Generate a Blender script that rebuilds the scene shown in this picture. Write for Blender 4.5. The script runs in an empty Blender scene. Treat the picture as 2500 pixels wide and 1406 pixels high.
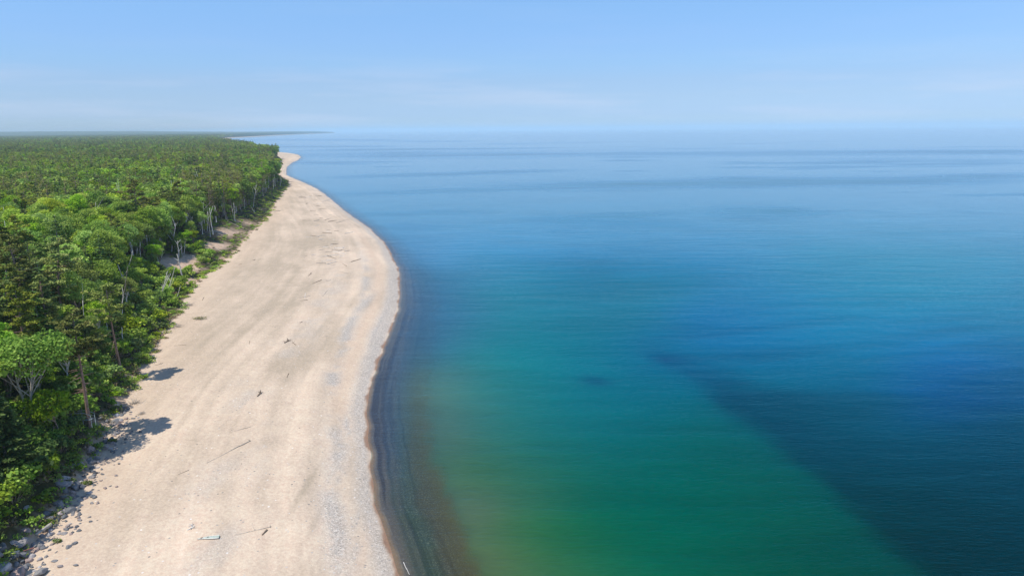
import bpy, math, random
import numpy as np
from mathutils import Matrix, Vector

# ------------------------------------------------------------------ camera, world, sun, exposure
SC = bpy.context.scene
FPX, CAMH, PITCH, ROLL = 1667.0, 50.0, 13.07, -0.5
_a, _r = math.radians(90 - PITCH), math.radians(ROLL)
MR = (np.array([[1, 0, 0], [0, math.cos(_a), -math.sin(_a)], [0, math.sin(_a), math.cos(_a)]])
      @ np.array([[math.cos(_r), -math.sin(_r), 0], [math.sin(_r), math.cos(_r), 0], [0, 0, 1]]))
cam_d = bpy.data.cameras.new("camera")
cam_d.sensor_width = 36.0
cam_d.lens = 36.0 * FPX / 2500.0
cam_d.clip_start, cam_d.clip_end = 0.5, 400000.0
cam = bpy.data.objects.new("camera", cam_d)
SC.collection.objects.link(cam)
m4 = Matrix([list(MR[i]) + [0.0] for i in range(3)] + [[0, 0, 0, 1]])
cam.matrix_world = Matrix.Translation((0, 0, CAMH)) @ m4
SC.camera = cam

SUN_EL, SUN_DIR_DEG = 65.0, 212.0          # direction towards the sun, measured from +X anticlockwise
sx = math.cos(math.radians(SUN_EL)) * math.cos(math.radians(SUN_DIR_DEG))
sy = math.cos(math.radians(SUN_EL)) * math.sin(math.radians(SUN_DIR_DEG))
sz = math.sin(math.radians(SUN_EL))
world = bpy.data.worlds.new("World")
SC.world = world
world.use_nodes = True
wn = world.node_tree
wn.nodes.clear()
sky = wn.nodes.new("ShaderNodeTexSky")
sky.sky_type = 'NISHITA'
sky.sun_disc = False
sky.sun_elevation = math.radians(SUN_EL)
sky.sun_rotation = math.atan2(sx, sy)
sky.altitude = 200
sky.air_density = 1.0
sky.dust_density = 0.2
sky.ozone_density = 2.2
bgn = wn.nodes.new("ShaderNodeBackground")
bgn.inputs["Strength"].default_value = 0.13
won = wn.nodes.new("ShaderNodeOutputWorld")
# the haze bank low over the horizon dims and blues the clear-sky model there
wtc = wn.nodes.new("ShaderNodeTexCoord"); wsep = wn.nodes.new("ShaderNodeSeparateXYZ")
wn.links.new(wtc.outputs["Generated"], wsep.inputs[0])
wrp = wn.nodes.new("ShaderNodeValToRGB"); wn.links.new(wsep.outputs[2], wrp.inputs[0])
_g = (.86, .98, 1.10)
_st = [(0.0, (.48, .595, .86)), (.0204, (.47, .57, .88)), (.0428, (.52, .58, .80)), (.0649, (.565, .605, .775)), (.0867, (.59, .66, .81)),
       (.1187, (.65, .72, .86)), (.1651, (.73, .82, .91)), (.28, (.84, .92, .96)), (1.0, (.95, .97, 1.0))]
_e = wrp.color_ramp.elements
_e[0].position = 0.0; _e[1].position = 1.0
for _p, _c in _st[1:-1]: _e.new(_p)
for _k, (_p, _c) in zip(_e, _st):
    _k.color = tuple(q * w for q, w in zip(_c, _g)) + (1,)
tintn = wn.nodes.new("ShaderNodeMix"); tintn.data_type = 'RGBA'; tintn.blend_type = 'MULTIPLY'
tintn.inputs[0].default_value = 1.0
wn.links.new(wrp.outputs[0], tintn.inputs[7])
wn.links.new(sky.outputs[0], tintn.inputs[6])
# faint thin cloud low over the lake
wmp = wn.nodes.new("ShaderNodeMapping"); wmp.inputs["Scale"].default_value = (1.4, 1.4, 16.0)
wn.links.new(wtc.outputs["Generated"], wmp.inputs["Vector"])
wnz = wn.nodes.new("ShaderNodeTexNoise"); wnz.inputs["Scale"].default_value = 2.2; wnz.inputs["Detail"].default_value = 6; wnz.inputs["Roughness"].default_value = .6
wn.links.new(wmp.outputs[0], wnz.inputs["Vector"])
wr2 = wn.nodes.new("ShaderNodeMapRange"); wn.links.new(wnz.outputs["Fac"], wr2.inputs["Value"])
wr2.inputs["From Min"].default_value = .48; wr2.inputs["From Max"].default_value = .78; wr2.inputs["To Min"].default_value = 0; wr2.inputs["To Max"].default_value = .45
wcl = wn.nodes.new("ShaderNodeMix"); wcl.data_type = 'RGBA'
wn.links.new(wr2.outputs[0], wcl.inputs[0]); wn.links.new(tintn.outputs[2], wcl.inputs[6])
wcl.inputs[7].default_value = (4.6, 4.9, 6.0, 1)
wwin = wn.nodes.new("ShaderNodeMapRange"); wn.links.new(wsep.outputs[2], wwin.inputs["Value"])
wwin.inputs["From Min"].default_value = .10; wwin.inputs["From Max"].default_value = .045; wwin.inputs["To Min"].default_value = .12; wwin.inputs["To Max"].default_value = 1
wmu = wn.nodes.new("ShaderNodeMath"); wmu.operation = 'MULTIPLY'; wn.links.new(wr2.outputs[0], wmu.inputs[0]); wn.links.new(wwin.outputs[0], wmu.inputs[1])
wn.links.new(wmu.outputs[0], wcl.inputs[0])
wn.links.new(wcl.outputs[2], bgn.inputs[0])
wn.links.new(bgn.outputs[0], won.inputs[0])

sun_d = bpy.data.lights.new("sun", 'SUN')
sun_d.energy = 3.6
sun_d.angle = math.radians(0.53)
sun_d.color = (1.0, 0.95, 0.87)
sun = bpy.data.objects.new("sun", sun_d)
SC.collection.objects.link(sun)
sun.rotation_euler = Vector((sx, sy, sz)).to_track_quat('Z', 'Y').to_euler()
SC.view_settings.view_transform = 'Standard'
SC.view_settings.look = 'None'
SC.view_settings.gamma = 1.0
SC.view_settings.exposure = 0.3
SC.cycles.max_bounces = 6
SC.cycles.transparent_max_bounces = 12
SC.cycles.volume_bounces = 1
SC.cycles.use_denoising = True

rng = np.random.default_rng(7)
random.seed(7)


def P(px, py, z=0.0):
    """point at height z seen at photo pixel (px, py)"""
    d = MR @ np.array([(px - 1250) / FPX, -(py - 703) / FPX, -1.0])
    t = (z - CAMH) / d[2]
    return d * t + np.array([0, 0, CAMH])


def PX(x, y, z):
    q = np.stack([x, y, np.broadcast_to(np.asarray(z, float), np.shape(x)) - CAMH], -1) @ MR
    w = np.where(q[..., 2] < -1, -q[..., 2], 1.0)
    return 1250 + q[..., 0] / w * FPX, 703 - q[..., 1] / w * FPX


# ------------------------------------------------------------------ noise
def _hash(ix, iy, s):
    n = (ix.astype(np.int64) * 374761393 + iy.astype(np.int64) * 668265263 + s * 1442695041) & 0xFFFFFFFF
    n = ((n ^ (n >> 13)) * 1274126177) & 0xFFFFFFFF
    return ((n ^ (n >> 16)) & 0xFFFF) / 65535.0


def vnoise(x, y, s=0):
    x = np.asarray(x, float); y = np.asarray(y, float)
    ix, iy = np.floor(x), np.floor(y)
    fx, fy = x - ix, y - iy
    fx = fx * fx * (3 - 2 * fx); fy = fy * fy * (3 - 2 * fy)
    a = _hash(ix, iy, s); b = _hash(ix + 1, iy, s); c = _hash(ix, iy + 1, s); d = _hash(ix + 1, iy + 1, s)
    return (a + (b - a) * fx) * (1 - fy) + (c + (d - c) * fx) * fy


def fbm(x, y, s=0, o=4):
    t = 0; amp = 0.5; tot = 0
    for i in range(o):
        t = t + amp * vnoise(x * 2 ** i, y * 2 ** i, s + i * 17); tot += amp; amp *= 0.55
    return t / tot


def sstep(a, b, x):
    t = np.clip((x - a) / (b - a), 0, 1)
    return t * t * (3 - 2 * t)


# ------------------------------------------------------------------ shore and toe of the bank as curves x(Y)
shore_px = [(985, 1406), (958, 1340), (934, 1270), (915, 1200), (903, 1120), (897, 1060), (893, 1000), (903, 940),
            (920, 890), (945, 840), (962, 790), (972, 740), (976, 690), (973, 655), (960, 630), (938, 590), (905, 560),
            (870, 535), (835, 510), (800, 480), (775, 462), (745, 447), (715, 435), (700, 428), (698, 420), (701, 408),
            (712, 398), (728, 391), (735, 384), (728, 378), (712, 375), (690, 373)]
SP = [P(a, b, 0)[:2] for a, b in shore_px]
SY = np.array([-400, 20] + [p[1] for p in SP] + [2000, 2600, 3600, 5600, 7500, 9800, 12500, 15200, 15800, 17500, 60000], float)
SX = np.array([45, 7] + [p[0] for p in SP] + [-730, -1010, -1480, -2240, -2620, -3080, -3480, -3760, -4500, -7500, -40000], float)


def xs(Y):
    v = np.interp(Y, SY, SX)
    return v + (vnoise(Y / 5.0, Y * 0, 5) - .5) * 0.5 * sstep(40, 60, Y) + (vnoise(Y / 17.0, Y * 0, 6) - .5) * 0.8


toe_px = [(60, 1406), (100, 1320), (160, 1230), (215, 1150), (255, 1080), (285, 1020), (300, 985), (325, 945), (352, 900),
          (374, 862), (400, 825), (432, 770), (457, 725), (480, 688), (522, 662), (548, 640), (588, 605), (604, 580),
          (642, 545), (662, 520), (686, 475), (704, 455), (705, 448), (700, 440)]
TP = [P(a, b, 2.0)[:2] for a, b in toe_px]
TY = np.array([-400, 20] + [p[1] for p in TP] + [800, 1000, 1240, 1500, 1800], float)
TX = np.array([-60, -48] + [p[0] for p in TP] + [-275, -335, -408, -560, -665], float)


def xtoe(Y):
    Y = np.asarray(Y, float)
    near = np.interp(Y, TY, TX) + (vnoise(Y / 6.0, Y * 0, 31) - .5) * 1.6
    far = xs(Y) - 45
    k = sstep(1500, 1900, Y)
    v = near * (1 - k) + far * k
    return np.minimum(v, xs(Y) - 5)


def crest_w(Y):      # horizontal width of the bank between toe and crest
    return np.interp(Y, [0, 70, 110, 150, 200, 240, 330, 500, 700, 1300], [7, 7, 8, 11, 17, 19, 19, 15, 10, 9])


def zland(x, y):
    u = xs(y) - x
    v = xtoe(y) - x          # > 0 inland of the toe
    zb = 2.2 * (1 - np.exp(-np.maximum(u, 0) / 11.0)) + 0.22 * np.exp(-((u - 10.5) / 2.6) ** 2)
    zb = zb + 0.35 * (fbm(x / 14, y / 22, 3) - .5) * sstep(8, 20, u)
    cw = crest_w(y)
    up = sstep(0, 1, np.clip(v / cw, 0, 1)) ** 0.8
    zi = zb + up * (5.2 + 1.6 * (fbm(x / 60, y / 60, 9) - .5)) + sstep(0, 6, v) * (fbm(x / 5, y / 5, 12) - .5) * 1.0
    hills = 48 * sstep(8500, 13500, y) * sstep(1500, 5200, u) * (0.35 + 0.9 * fbm(x / 2600, y / 5000, 41, 3))
    hills = hills + 16 * sstep(8500, 13500, y) * sstep(60, 600, u)
    zw = np.maximum(u, -60) * 0.075 + 0.0
    return np.where(u < 0, zw, np.where(v > 0, zi, zb) + hills)


# ------------------------------------------------------------------ helpers for meshes and objects
COL = SC.collection


def mesh_np(name, V, F, mat=None, attrs=None, smooth=False):
    """V (n,3), F list of arrays (k,3) or (k,4)"""
    me = bpy.data.meshes.new(name)
    V = np.asarray(V, np.float32)
    if not isinstance(F, list):
        F = [F]
    F = [np.asarray(f, np.int32) for f in F if len(f)]
    me.vertices.add(len(V))
    me.vertices.foreach_set("co", V.ravel())
    idx = np.concatenate([f.ravel() for f in F])
    me.loops.add(len(idx))
    me.loops.foreach_set("vertex_index", idx)
    starts = []; s = 0
    for f in F:
        k = f.shape[1]
        starts.append(s + np.arange(len(f)) * k); s += len(f) * k
    st = np.concatenate(starts).astype(np.int32)
    me.polygons.add(len(st))
    me.polygons.foreach_set("loop_start", st)
    if smooth:
        me.polygons.foreach_set("use_smooth", np.ones(len(st), bool))
    me.update(calc_edges=True)
    for k, a in (attrs or {}).items():
        a = np.asarray(a, np.float32)
        if a.ndim == 2:
            at = me.attributes.new(k, 'FLOAT_COLOR', 'POINT')
            at.data.foreach_set("color", np.concatenate([a, np.ones((len(a), 1), np.float32)], 1).ravel())
        else:
            at = me.attributes.new(k, 'FLOAT', 'POINT')
            at.data.foreach_set("value", a)
    if mat:
        me.materials.append(mat)
    return me


def link(name, me, parent=None, loc=None):
    o = bpy.data.objects.new(name, me)
    COL.objects.link(o)
    if parent:
        o.parent = parent
    if loc is not None:
        o.location = loc
    return o


def props(o, label=None, cat=None, group=None, kind=None):
    if label: o['label'] = label
    if cat: o['category'] = cat
    if group: o['group'] = group
    if kind: o['kind'] = kind
    return o


def empty(name, loc, rz=0, sc=1.0):
    o = bpy.data.objects.new(name, None)
    COL.objects.link(o)
    o.location = loc
    o.rotation_euler = (0, 0, rz)
    o.scale = (sc, sc, sc) if not hasattr(sc, '__len__') else sc
    o.empty_display_size = 0.3
    return o


def copy_thing(root):
    r = root.copy(); COL.objects.link(r)
    for ch in root.children:
        c = ch.copy(); COL.objects.link(c); c.parent = r
        for g in ch.children:
            d = g.copy(); COL.objects.link(d); d.parent = c
    return r


# ------------------------------------------------------------------ materials
class NT:
    def __init__(s, name):
        s.m = bpy.data.materials.new(name); s.m.use_nodes = True
        s.t = s.m.node_tree; s.t.nodes.clear()
        s.out = s.t.nodes.new("ShaderNodeOutputMaterial")

    def n(s, typ, **kw):
        nd = s.t.nodes.new(typ)
        for k, v in kw.items():
            if k.startswith('i_'):
                nd.inputs[k[2:].replace('_', ' ')].default_value = v
            else:
                setattr(nd, k, v)
        return nd

    def l(s, a, b):
        s.t.links.new(a, b)

    def attr(s, name):
        return s.n("ShaderNodeAttribute", attribute_name=name)

    def noise(s, vec, scale, detail=3, rough=.55):
        nd = s.n("ShaderNodeTexNoise"); nd.inputs["Scale"].default_value = scale
        nd.inputs["Detail"].default_value = detail; nd.inputs["Roughness"].default_value = rough
        if vec is not None: s.l(vec, nd.inputs["Vector"])
        return nd.outputs["Fac"]

    def ramp(s, fac, stops, interp='LINEAR'):
        nd = s.n("ShaderNodeValToRGB"); nd.color_ramp.interpolation = interp
        e = nd.color_ramp.elements
        while len(e) > 1: e.remove(e[-1])
        e[0].position = stops[0][0]; e[0].color = (*stops[0][1], 1)
        for p, c in stops[1:]:
            k = e.new(p); k.color = (*c, 1)
        s.l(fac, nd.inputs["Fac"]); return nd.outputs["Color"]

    def mix(s, fac, a, b, mode='MIX'):
        nd = s.n("ShaderNodeMix", data_type='RGBA', blend_type=mode)
        for sock, v in ((nd.inputs[0], fac), (nd.inputs[6], a), (nd.inputs[7], b)):
            if hasattr(v, 'links'): s.l(v, sock)
            elif isinstance(v, (int, float)): sock.default_value = v
            else: sock.default_value = (*v, 1)
        return nd.outputs[2]

    def math(s, op, a, b=0.0, clamp=False):
        nd = s.n("ShaderNodeMath", operation=op, use_clamp=clamp)
        for i, v in enumerate((a, b)):
            if hasattr(v, 'links'): s.l(v, nd.inputs[i])
            else: nd.inputs[i].default_value = v
        return nd.outputs[0]

    def bump(s, h, strength, dist, normal=None):
        nd = s.n("ShaderNodeBump"); nd.inputs["Strength"].default_value = strength
        nd.inputs["Distance"].default_value = dist; s.l(h, nd.inputs["Height"])
        if normal is not None: s.l(normal, nd.inputs["Normal"])
        return nd.outputs[0]

    def pbr(s, col, rough=.9, spec=.3, normal=None):
        b = s.n("ShaderNodeBsdfPrincipled")
        if hasattr(col, 'links'): s.l(col, b.inputs["Base Color"])
        else: b.inputs["Base Color"].default_value = (*col, 1)
        if hasattr(rough, 'links'): s.l(rough, b.inputs["Roughness"])
        else: b.inputs["Roughness"].default_value = rough
        b.inputs["Specular IOR Level"].default_value = spec
        if normal is not None: s.l(normal, b.inputs["Normal"])
        return b

    def done(s, bs):
        s.l(bs, s.out.inputs["Surface"]); return s.m


def beach_material():
    t = NT("beach_sand")
    pos = t.n("ShaderNodeNewGeometry").outputs["Position"]
    tone = t.attr("tone").outputs["Fac"]; peb = t.attr("peb").outputs["Fac"]
    wet = t.attr("wet").outputs["Fac"]; under = t.attr("under").outputs["Fac"]; rust = t.attr("rust").outputs["Fac"]
    warm = t.attr("warm").outputs["Fac"]
    sand = t.ramp(tone, [(0.0, (.42, .335, .24)), (0.45, (.57, .445, .325)), (0.8, (.69, .53, .385)), (1.0, (.75, .585, .43))])
    sand = t.mix(warm, sand, (.60, .445, .315))
    fine = t.noise(pos, 2.3, 5, .7)
    sand = t.mix(.36, sand, t.ramp(fine, [(.3, (.30, .30, .30)), (.7, (.78, .78, .78))]), 'OVERLAY')
    mps = t.n("ShaderNodeMapping"); mps.inputs["Scale"].default_value = (.55, .14, 1); mps.inputs["Rotation"].default_value = (0, 0, -.12); t.l(pos, mps.inputs["Vector"])
    trk = t.noise(mps.outputs[0], 1.0, 6, .72)
    sand = t.mix(.13, sand, t.ramp(trk, [(.32, (.28, .29, .30)), (.5, (.5, .5, .5)), (.68, (.74, .72, .70))]), 'OVERLAY')
    mpx = t.n("ShaderNodeMapping"); mpx.inputs["Scale"].default_value = (.13, .5, 1); mpx.inputs["Rotation"].default_value = (0, 0, .45); t.l(pos, mpx.inputs["Vector"])
    dr = t.noise(mpx.outputs[0], 1.0, 6, .75)
    sand = t.mix(.10, sand, t.ramp(dr, [(.36, (.26, .26, .26)), (.5, (.5, .5, .5)), (.66, (.76, .75, .73))]), 'OVERLAY')
    # scattered single stones, light and dark
    vor = t.n("ShaderNodeTexVoronoi"); vor.inputs["Scale"].default_value = 2.4; t.l(pos, vor.inputs["Vector"])
    stone = t.ramp(t.n("ShaderNodeSeparateColor").outputs[0], [(0, (.1, .1, .1)), (1, (1, 1, 1))])
    sep = t.n("ShaderNodeSeparateColor"); t.l(vor.outputs["Color"], sep.inputs[0])
    scol = t.ramp(sep.outputs[0], [(0, (.10, .10, .10)), (.35, (.30, .28, .26)), (.6, (.48, .44, .40)), (.85, (.75, .70, .62)), (1, (.9, .86, .8))])
    pick = t.math('MULTIPLY', t.math('GREATER_THAN', sep.outputs[1], t.math('SUBTRACT', .965, t.math('MULTIPLY', peb, .3))),
                  t.math('LESS_THAN', vor.outputs["Distance"], .33))
    sand = t.mix(t.math('MULTIPLY', pick, .8), sand, scol)
    # shingle: small pebbles in bands
    vor2 = t.n("ShaderNodeTexVoronoi"); vor2.inputs["Scale"].default_value = 6.5; t.l(pos, vor2.inputs["Vector"])
    sep2 = t.n("ShaderNodeSeparateColor"); t.l(vor2.outputs["Color"], sep2.inputs[0])
    shin = t.ramp(sep2.outputs[0], [(0, (.15, .14, .125)), (.3, (.33, .305, .27)), (.6, (.47, .43, .375)), (.85, (.63, .57, .49)), (1, (.85, .78, .68))])
    shin = t.mix(t.math('MULTIPLY', t.noise(pos, .7, 4), .5), shin, (.45, .405, .35))
    mk = t.math('MULTIPLY', peb, t.math('ADD', .55, t.math('MULTIPLY', fine, .8)), True)
    sand = t.mix(mk, sand, shin)
    # wet rim and the rusty wash line
    rc = t.mix(t.noise(pos, 3.0, 4), (.20, .105, .055), (.34, .19, .11))
    sand = t.mix(rust, sand, rc)
    # stones under water
    vor3 = t.n("ShaderNodeTexVoronoi"); vor3.inputs["Scale"].default_value = 9.0; t.l(pos, vor3.inputs["Vector"])
    sep3 = t.n("ShaderNodeSeparateColor"); t.l(vor3.outputs["Color"], sep3.inputs[0])
    un = t.ramp(sep3.outputs[0], [(0, (.025, .030, .045)), (.45, (.075, .073, .085)), (.75, (.15, .14, .12)), (.93, (.32, .29, .22)), (1, (.55, .50, .38))])
    un = t.mix(t.noise(pos, .5, 5, .7), un, (.055, .058, .062))
    un = t.mix(t.math('MULTIPLY', warm, .75), un, t.mix(t.noise(pos, 2.0, 4, .7), (.12, .075, .065), (.24, .17, .15)))
    un = t.mix(1.0, un, t.ramp(tone, [(.2, (.45, .45, .55)), (.5, (1, 1, 1)), (.8, (1.0, 1.0, .95))]), 'MULTIPLY')
    sand = t.mix(under, sand, un)
    rough = t.math('SUBTRACT', .95, t.math('MULTIPLY', wet, .45))
    h = t.math('ADD', t.math('ADD', t.noise(pos, .9, 6, .65), t.math('MULTIPLY', dr, .5)), t.math('MULTIPLY', vor2.outputs["Distance"], t.math('MULTIPLY', peb, .5)))
    nrm = t.bump(h, .75, .28)
    return t.done(t.pbr(sand, rough, .2, nrm).outputs[0])


def bank_material():
    t = NT("bank_and_forest_floor")
    pos = t.n("ShaderNodeNewGeometry").outputs["Position"]
    scar = t.attr("scar").outputs["Fac"]
    nz = t.noise(pos, .5, 5, .65)
    floor = t.ramp(nz, [(.3, (.020, .026, .010)), (.5, (.045, .050, .018)), (.7, (.085, .065, .035))])
    sand = t.ramp(t.noise(pos, .8, 5, .7), [(.3, (.38, .25, .16)), (.5, (.56, .40, .28)), (.75, (.68, .52, .38))])
    k = t.math('MULTIPLY', scar, t.math('ADD', .6, nz), True)
    c = t.mix(k, floor, sand)
    return t.done(t.pbr(c, .95, .1, t.bump(nz, .8, .5)).outputs[0])


def leaf_material(name, stops, transl=.28, rough=.65):
    t = NT(name)
    tint = t.attr("tint").outputs["Fac"]
    ob = t.n("ShaderNodeObjectInfo").outputs["Random"]
    c1 = t.ramp(tint, stops)
    hsv = t.n("ShaderNodeHueSaturation")
    t.l(t.math('ADD', .478, t.math('MULTIPLY', ob, .036)), hsv.inputs["Hue"])
    r2 = t.math('FRACT', t.math('MULTIPLY', ob, 7.31))
    t.l(t.math('ADD', .78, t.math('MULTIPLY', r2, .72)), hsv.inputs["Value"])
    t.l(t.math('ADD', .82, t.math('MULTIPLY', t.math('FRACT', t.math('MULTIPLY', ob, 13.7)), .22)), hsv.inputs["Saturation"])
    gp = t.n("ShaderNodeNewGeometry").outputs["Position"]
    patch = t.ramp(t.noise(gp, .016, 4, .65), [(.36, (.66, .74, .74)), (.5, (.98, 1.0, .95)), (.62, (1.28, 1.16, .95))])
    t.l(t.mix(1.0, c1, patch, 'MULTIPLY'), hsv.inputs["Color"])
    d = t.n("ShaderNodeBsdfDiffuse"); t.l(hsv.outputs[0], d.inputs[0])
    tr = t.n("ShaderNodeBsdfTranslucent"); t.l(hsv.outputs[0], tr.inputs[0])
    mx = t.n("ShaderNodeMixShader"); mx.inputs[0].default_value = transl
    t.l(d.outputs[0], mx.inputs[1]); t.l(tr.outputs[0], mx.inputs[2])
    return t.done(mx.outputs[0])


def bark_material(name, a, b, scale=3.0):
    t = NT(name)
    pos = t.n("ShaderNodeTexCoord").outputs["Object"]
    c = t.mix(t.ramp(t.noise(pos, scale, 4, .7), [(.35, (0, 0, 0)), (.65, (1, 1, 1))]), a, b)
    return t.done(t.pbr(c, .9, .1).outputs[0])


def rock_material(name, stops):
    t = NT(name)
    tc = t.n("ShaderNodeTexCoord").outputs["Object"]
    ob = t.n("ShaderNodeObjectInfo").outputs["Random"]
    base = t.ramp(ob, stops)
    nz = t.noise(tc, 4.0, 5, .7)
    c = t.mix(.55, base, t.ramp(nz, [(.3, (.2, .2, .2)), (.7, (.85, .85, .85))]), 'OVERLAY')
    return t.done(t.pbr(c, .85, .25, t.bump(nz, .6, .15)).outputs[0])


def water_material():
    t = NT("lake_water")
    pos = t.n("ShaderNodeNewGeometry").outputs["Position"]
    colr = t.attr("wcol").outputs["Color"]; alpha = t.attr("alpha").outputs["Fac"]; wind = t.attr("wind").outputs["Fac"]
    # drifting variations of the water's own colour
    mp = t.n("ShaderNodeMapping"); mp.inputs["Scale"].default_value = (.012, .05, 1); mp.inputs["Rotation"].default_value = (0, 0, .5)
    t.l(pos, mp.inputs["Vector"])
    soft = t.noise(mp.outputs[0], 1.0, 5, .6)
    c = t.mix(.2, colr, t.ramp(soft, [(.3, (.25, .25, .25)), (.7, (.75, .75, .75))]), 'OVERLAY')
    mp2 = t.n("ShaderNodeMapping"); mp2.inputs["Scale"].default_value = (.50, 1.9, 1); mp2.inputs["Rotation"].default_value = (0, 0, .35)
    t.l(pos, mp2.inputs["Vector"])
    rip = t.noise(mp2.outputs[0], 1.0, 4, .65)
    mp3 = t.n("ShaderNodeMapping"); mp3.inputs["Scale"].default_value = (.05, .22, 1); mp3.inputs["Rotation"].default_value = (0, 0, .25)
    t.l(pos, mp3.inputs["Vector"])
    swell = t.noise(mp3.outputs[0], 1.0, 3, .5)
    n1 = t.bump(swell, .40, .45)
    n2 = t.bump(rip, .75, .12, n1)
    c = t.mix(.22, c, t.ramp(rip, [(.35, (.36, .36, .36)), (.65, (.64, .64, .64))]), 'OVERLAY')  # light and dark of the ripples painted into the water colour
    c = t.mix(.20, c, t.ramp(swell, [(.35, (.36, .36, .36)), (.65, (.64, .64, .64))]), 'OVERLAY')  # swell shading put into the colour as well
    rough = t.math('ADD', .13, t.math('MULTIPLY', wind, .35))
    df = t.n("ShaderNodeBsdfDiffuse"); t.l(c, df.inputs[0]); t.l(n2, df.inputs["Normal"])
    gs = t.n("ShaderNodeBsdfGlossy"); t.l(rough, gs.inputs["Roughness"]); t.l(n2, gs.inputs["Normal"])
    frb = t.n("ShaderNodeFresnel"); frb.inputs["IOR"].default_value = 1.33; t.l(n2, frb.inputs["Normal"])
    fk = t.n("ShaderNodeMapRange"); t.l(frb.outputs[0], fk.inputs["Value"]); fk.inputs["From Min"].default_value = .14; fk.inputs["From Max"].default_value = .62
    t.l(t.mix(fk.outputs[0], (.0, .84, .96), (1.0, 1.0, 1.0)), gs.inputs[0])
    b = t.n("ShaderNodeMixShader")
    t.l(t.math('MULTIPLY', frb.outputs[0], t.math('SUBTRACT', .92, t.math('MULTIPLY', wind, .55))), b.inputs[0])
    t.l(df.outputs[0], b.inputs[1]); t.l(gs.outputs[0], b.inputs[2])
    tp = t.n("ShaderNodeBsdfTransparent"); tp.inputs[0].default_value = (.80, .90, .93, 1)
    gl = t.n("ShaderNodeBsdfGlossy"); gl.inputs["Roughness"].default_value = .1
    t.l(n2, gl.inputs["Normal"])
    fr = t.n("ShaderNodeFresnel"); fr.inputs["IOR"].default_value = 1.33; t.l(n2, fr.inputs["Normal"])
    clear = t.n("ShaderNodeMixShader"); t.l(fr.outputs[0], clear.inputs[0]); t.l(tp.outputs[0], clear.inputs[1]); t.l(gl.outputs[0], clear.inputs[2])
    mx = t.n("ShaderNodeMixShader"); t.l(alpha, mx.inputs[0]); t.l(clear.outputs[0], mx.inputs[1]); t.l(b.outputs[0], mx.inputs[2])
    return t.done(mx.outputs[0])


M_BEACH = beach_material()
M_BANK = bank_material()
M_WATER = water_material()
M_LEAF = leaf_material("broadleaf_foliage", [(0, (.08, .155, .014)), (.45, (.20, .335, .028)), (.8, (.36, .50, .055)), (1, (.52, .60, .10))], .30)
M_LEAFY = leaf_material("bright_shrub_foliage", [(0, (.08, .17, .014)), (.5, (.21, .35, .025)), (1, (.46, .54, .06))], .32)
M_PINE = leaf_material("pine_needles", [(0, (.085, .12, .022)), (.5, (.215, .265, .045)), (.85, (.34, .37, .075)), (1, (.22, .15, .07))], .12)
M_SPRUCE = leaf_material("spruce_needles", [(0, (.05, .10, .024)), (.6, (.135, .225, .045)), (1, (.25, .34, .075))], .12)
M_DRY = leaf_material("dry_brush", [(0, (.12, .09, .05)), (.5, (.22, .17, .11)), (1, (.18, .20, .07))], .1)
M_BARKG = bark_material("grey_bark", (.16, .13, .10), (.30, .26, .21))
M_BARKL = bark_material("pale_grey_bark", (.30, .27, .22), (.52, .47, .40), 5)
M_BARKP = bark_material("pine_bark", (.20, .13, .10), (.36, .25, .20))
M_BARKW = bark_material("white_birch_bark", (.58, .54, .48), (.80, .77, .70), 6)
M_DRIFT = bark_material("driftwood_grey", (.30, .26, .21), (.55, .49, .41), 5)
M_DRIFTD = bark_material("driftwood_brown", (.10, .075, .055), (.26, .20, .15), 5)
M_DRIFTW = bark_material("driftwood_bleached", (.62, .57, .49), (.85, .81, .73), 5)
M_ROCK = rock_material("shore_rock", [(0, (.12, .125, .13)), (.35, (.22, .215, .21)), (.6, (.30, .27, .25)), (.8, (.36, .26, .22)), (1, (.48, .46, .44))])
M_METAL = bark_material("weathered_grey_metal", (.20, .24, .25), (.36, .41, .42), 4)
M_WPLANK = bark_material("white_painted_board", (.62, .64, .64), (.82, .83, .83), 4)

# ------------------------------------------------------------------ ground sheets
def rows_y():
    ys = [-320, -220, -150, -100, -60, -30, -5, 15, 30, 42, 50]
    y = 55.0
    while y < 60000:
        ys.append(y)
        y += 0.55 if y < 120 else y * (0.0048 if y < 700 else 0.008 if y < 4000 else 0.02)
    return np.array(ys)


Yr = rows_y()


def grid_faces(nr, nc):
    i = np.arange(nr - 1)[:, None] * nc + np.arange(nc - 1)[None, :]
    i = i.ravel()
    return np.stack([i, i + 1, i + nc + 1, i + nc], 1)


XSr, XTr = xs(Yr), xtoe(Yr)
# beach: from 30 m under water to the toe
ub = np.concatenate([np.linspace(-34, -8, 27), np.linspace(-7.5, 0, 26)])[:-1]
nb = 92
tb = np.linspace(0, 1, nb)
Xb = np.concatenate([XSr[:, None] - ub[None, :], XSr[:, None] + (XTr - XSr)[:, None] * (tb ** 1.15)[None, :]], 1)
Yb = np.repeat(Yr[:, None], Xb.shape[1], 1)
Ub = np.repeat(XSr[:, None], Xb.shape[1], 1) - Xb
Vb = Xb - np.repeat(XTr[:, None], Xb.shape[1], 1)     # distance from the toe, on the beach side
Zb = zland(Xb, Yb)
s1 = fbm(Xb / 16, Yb / 30, 51, 5); s2 = fbm(Ub / 3.0, Yb / 38, 52, 4); s3 = fbm(Xb / 4.5, Yb / 4.5, 53, 4)
s4 = fbm((Xb + Yb * .7) / 5, (Yb - Xb * .7) / 24, 57, 4)
s5 = fbm(Ub / .9, Yb / 55, 58, 3)
tone = np.clip(.45 + (s1 - .5) * .8 + (s2 - .5) * .6 + (s5 - .5) * .42 + (s3 - .5) * .2 + (s4 - .5) * .3 - .18 * sstep(9, 30, Ub) * sstep(120, 200, Yb), 0, 1)
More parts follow.
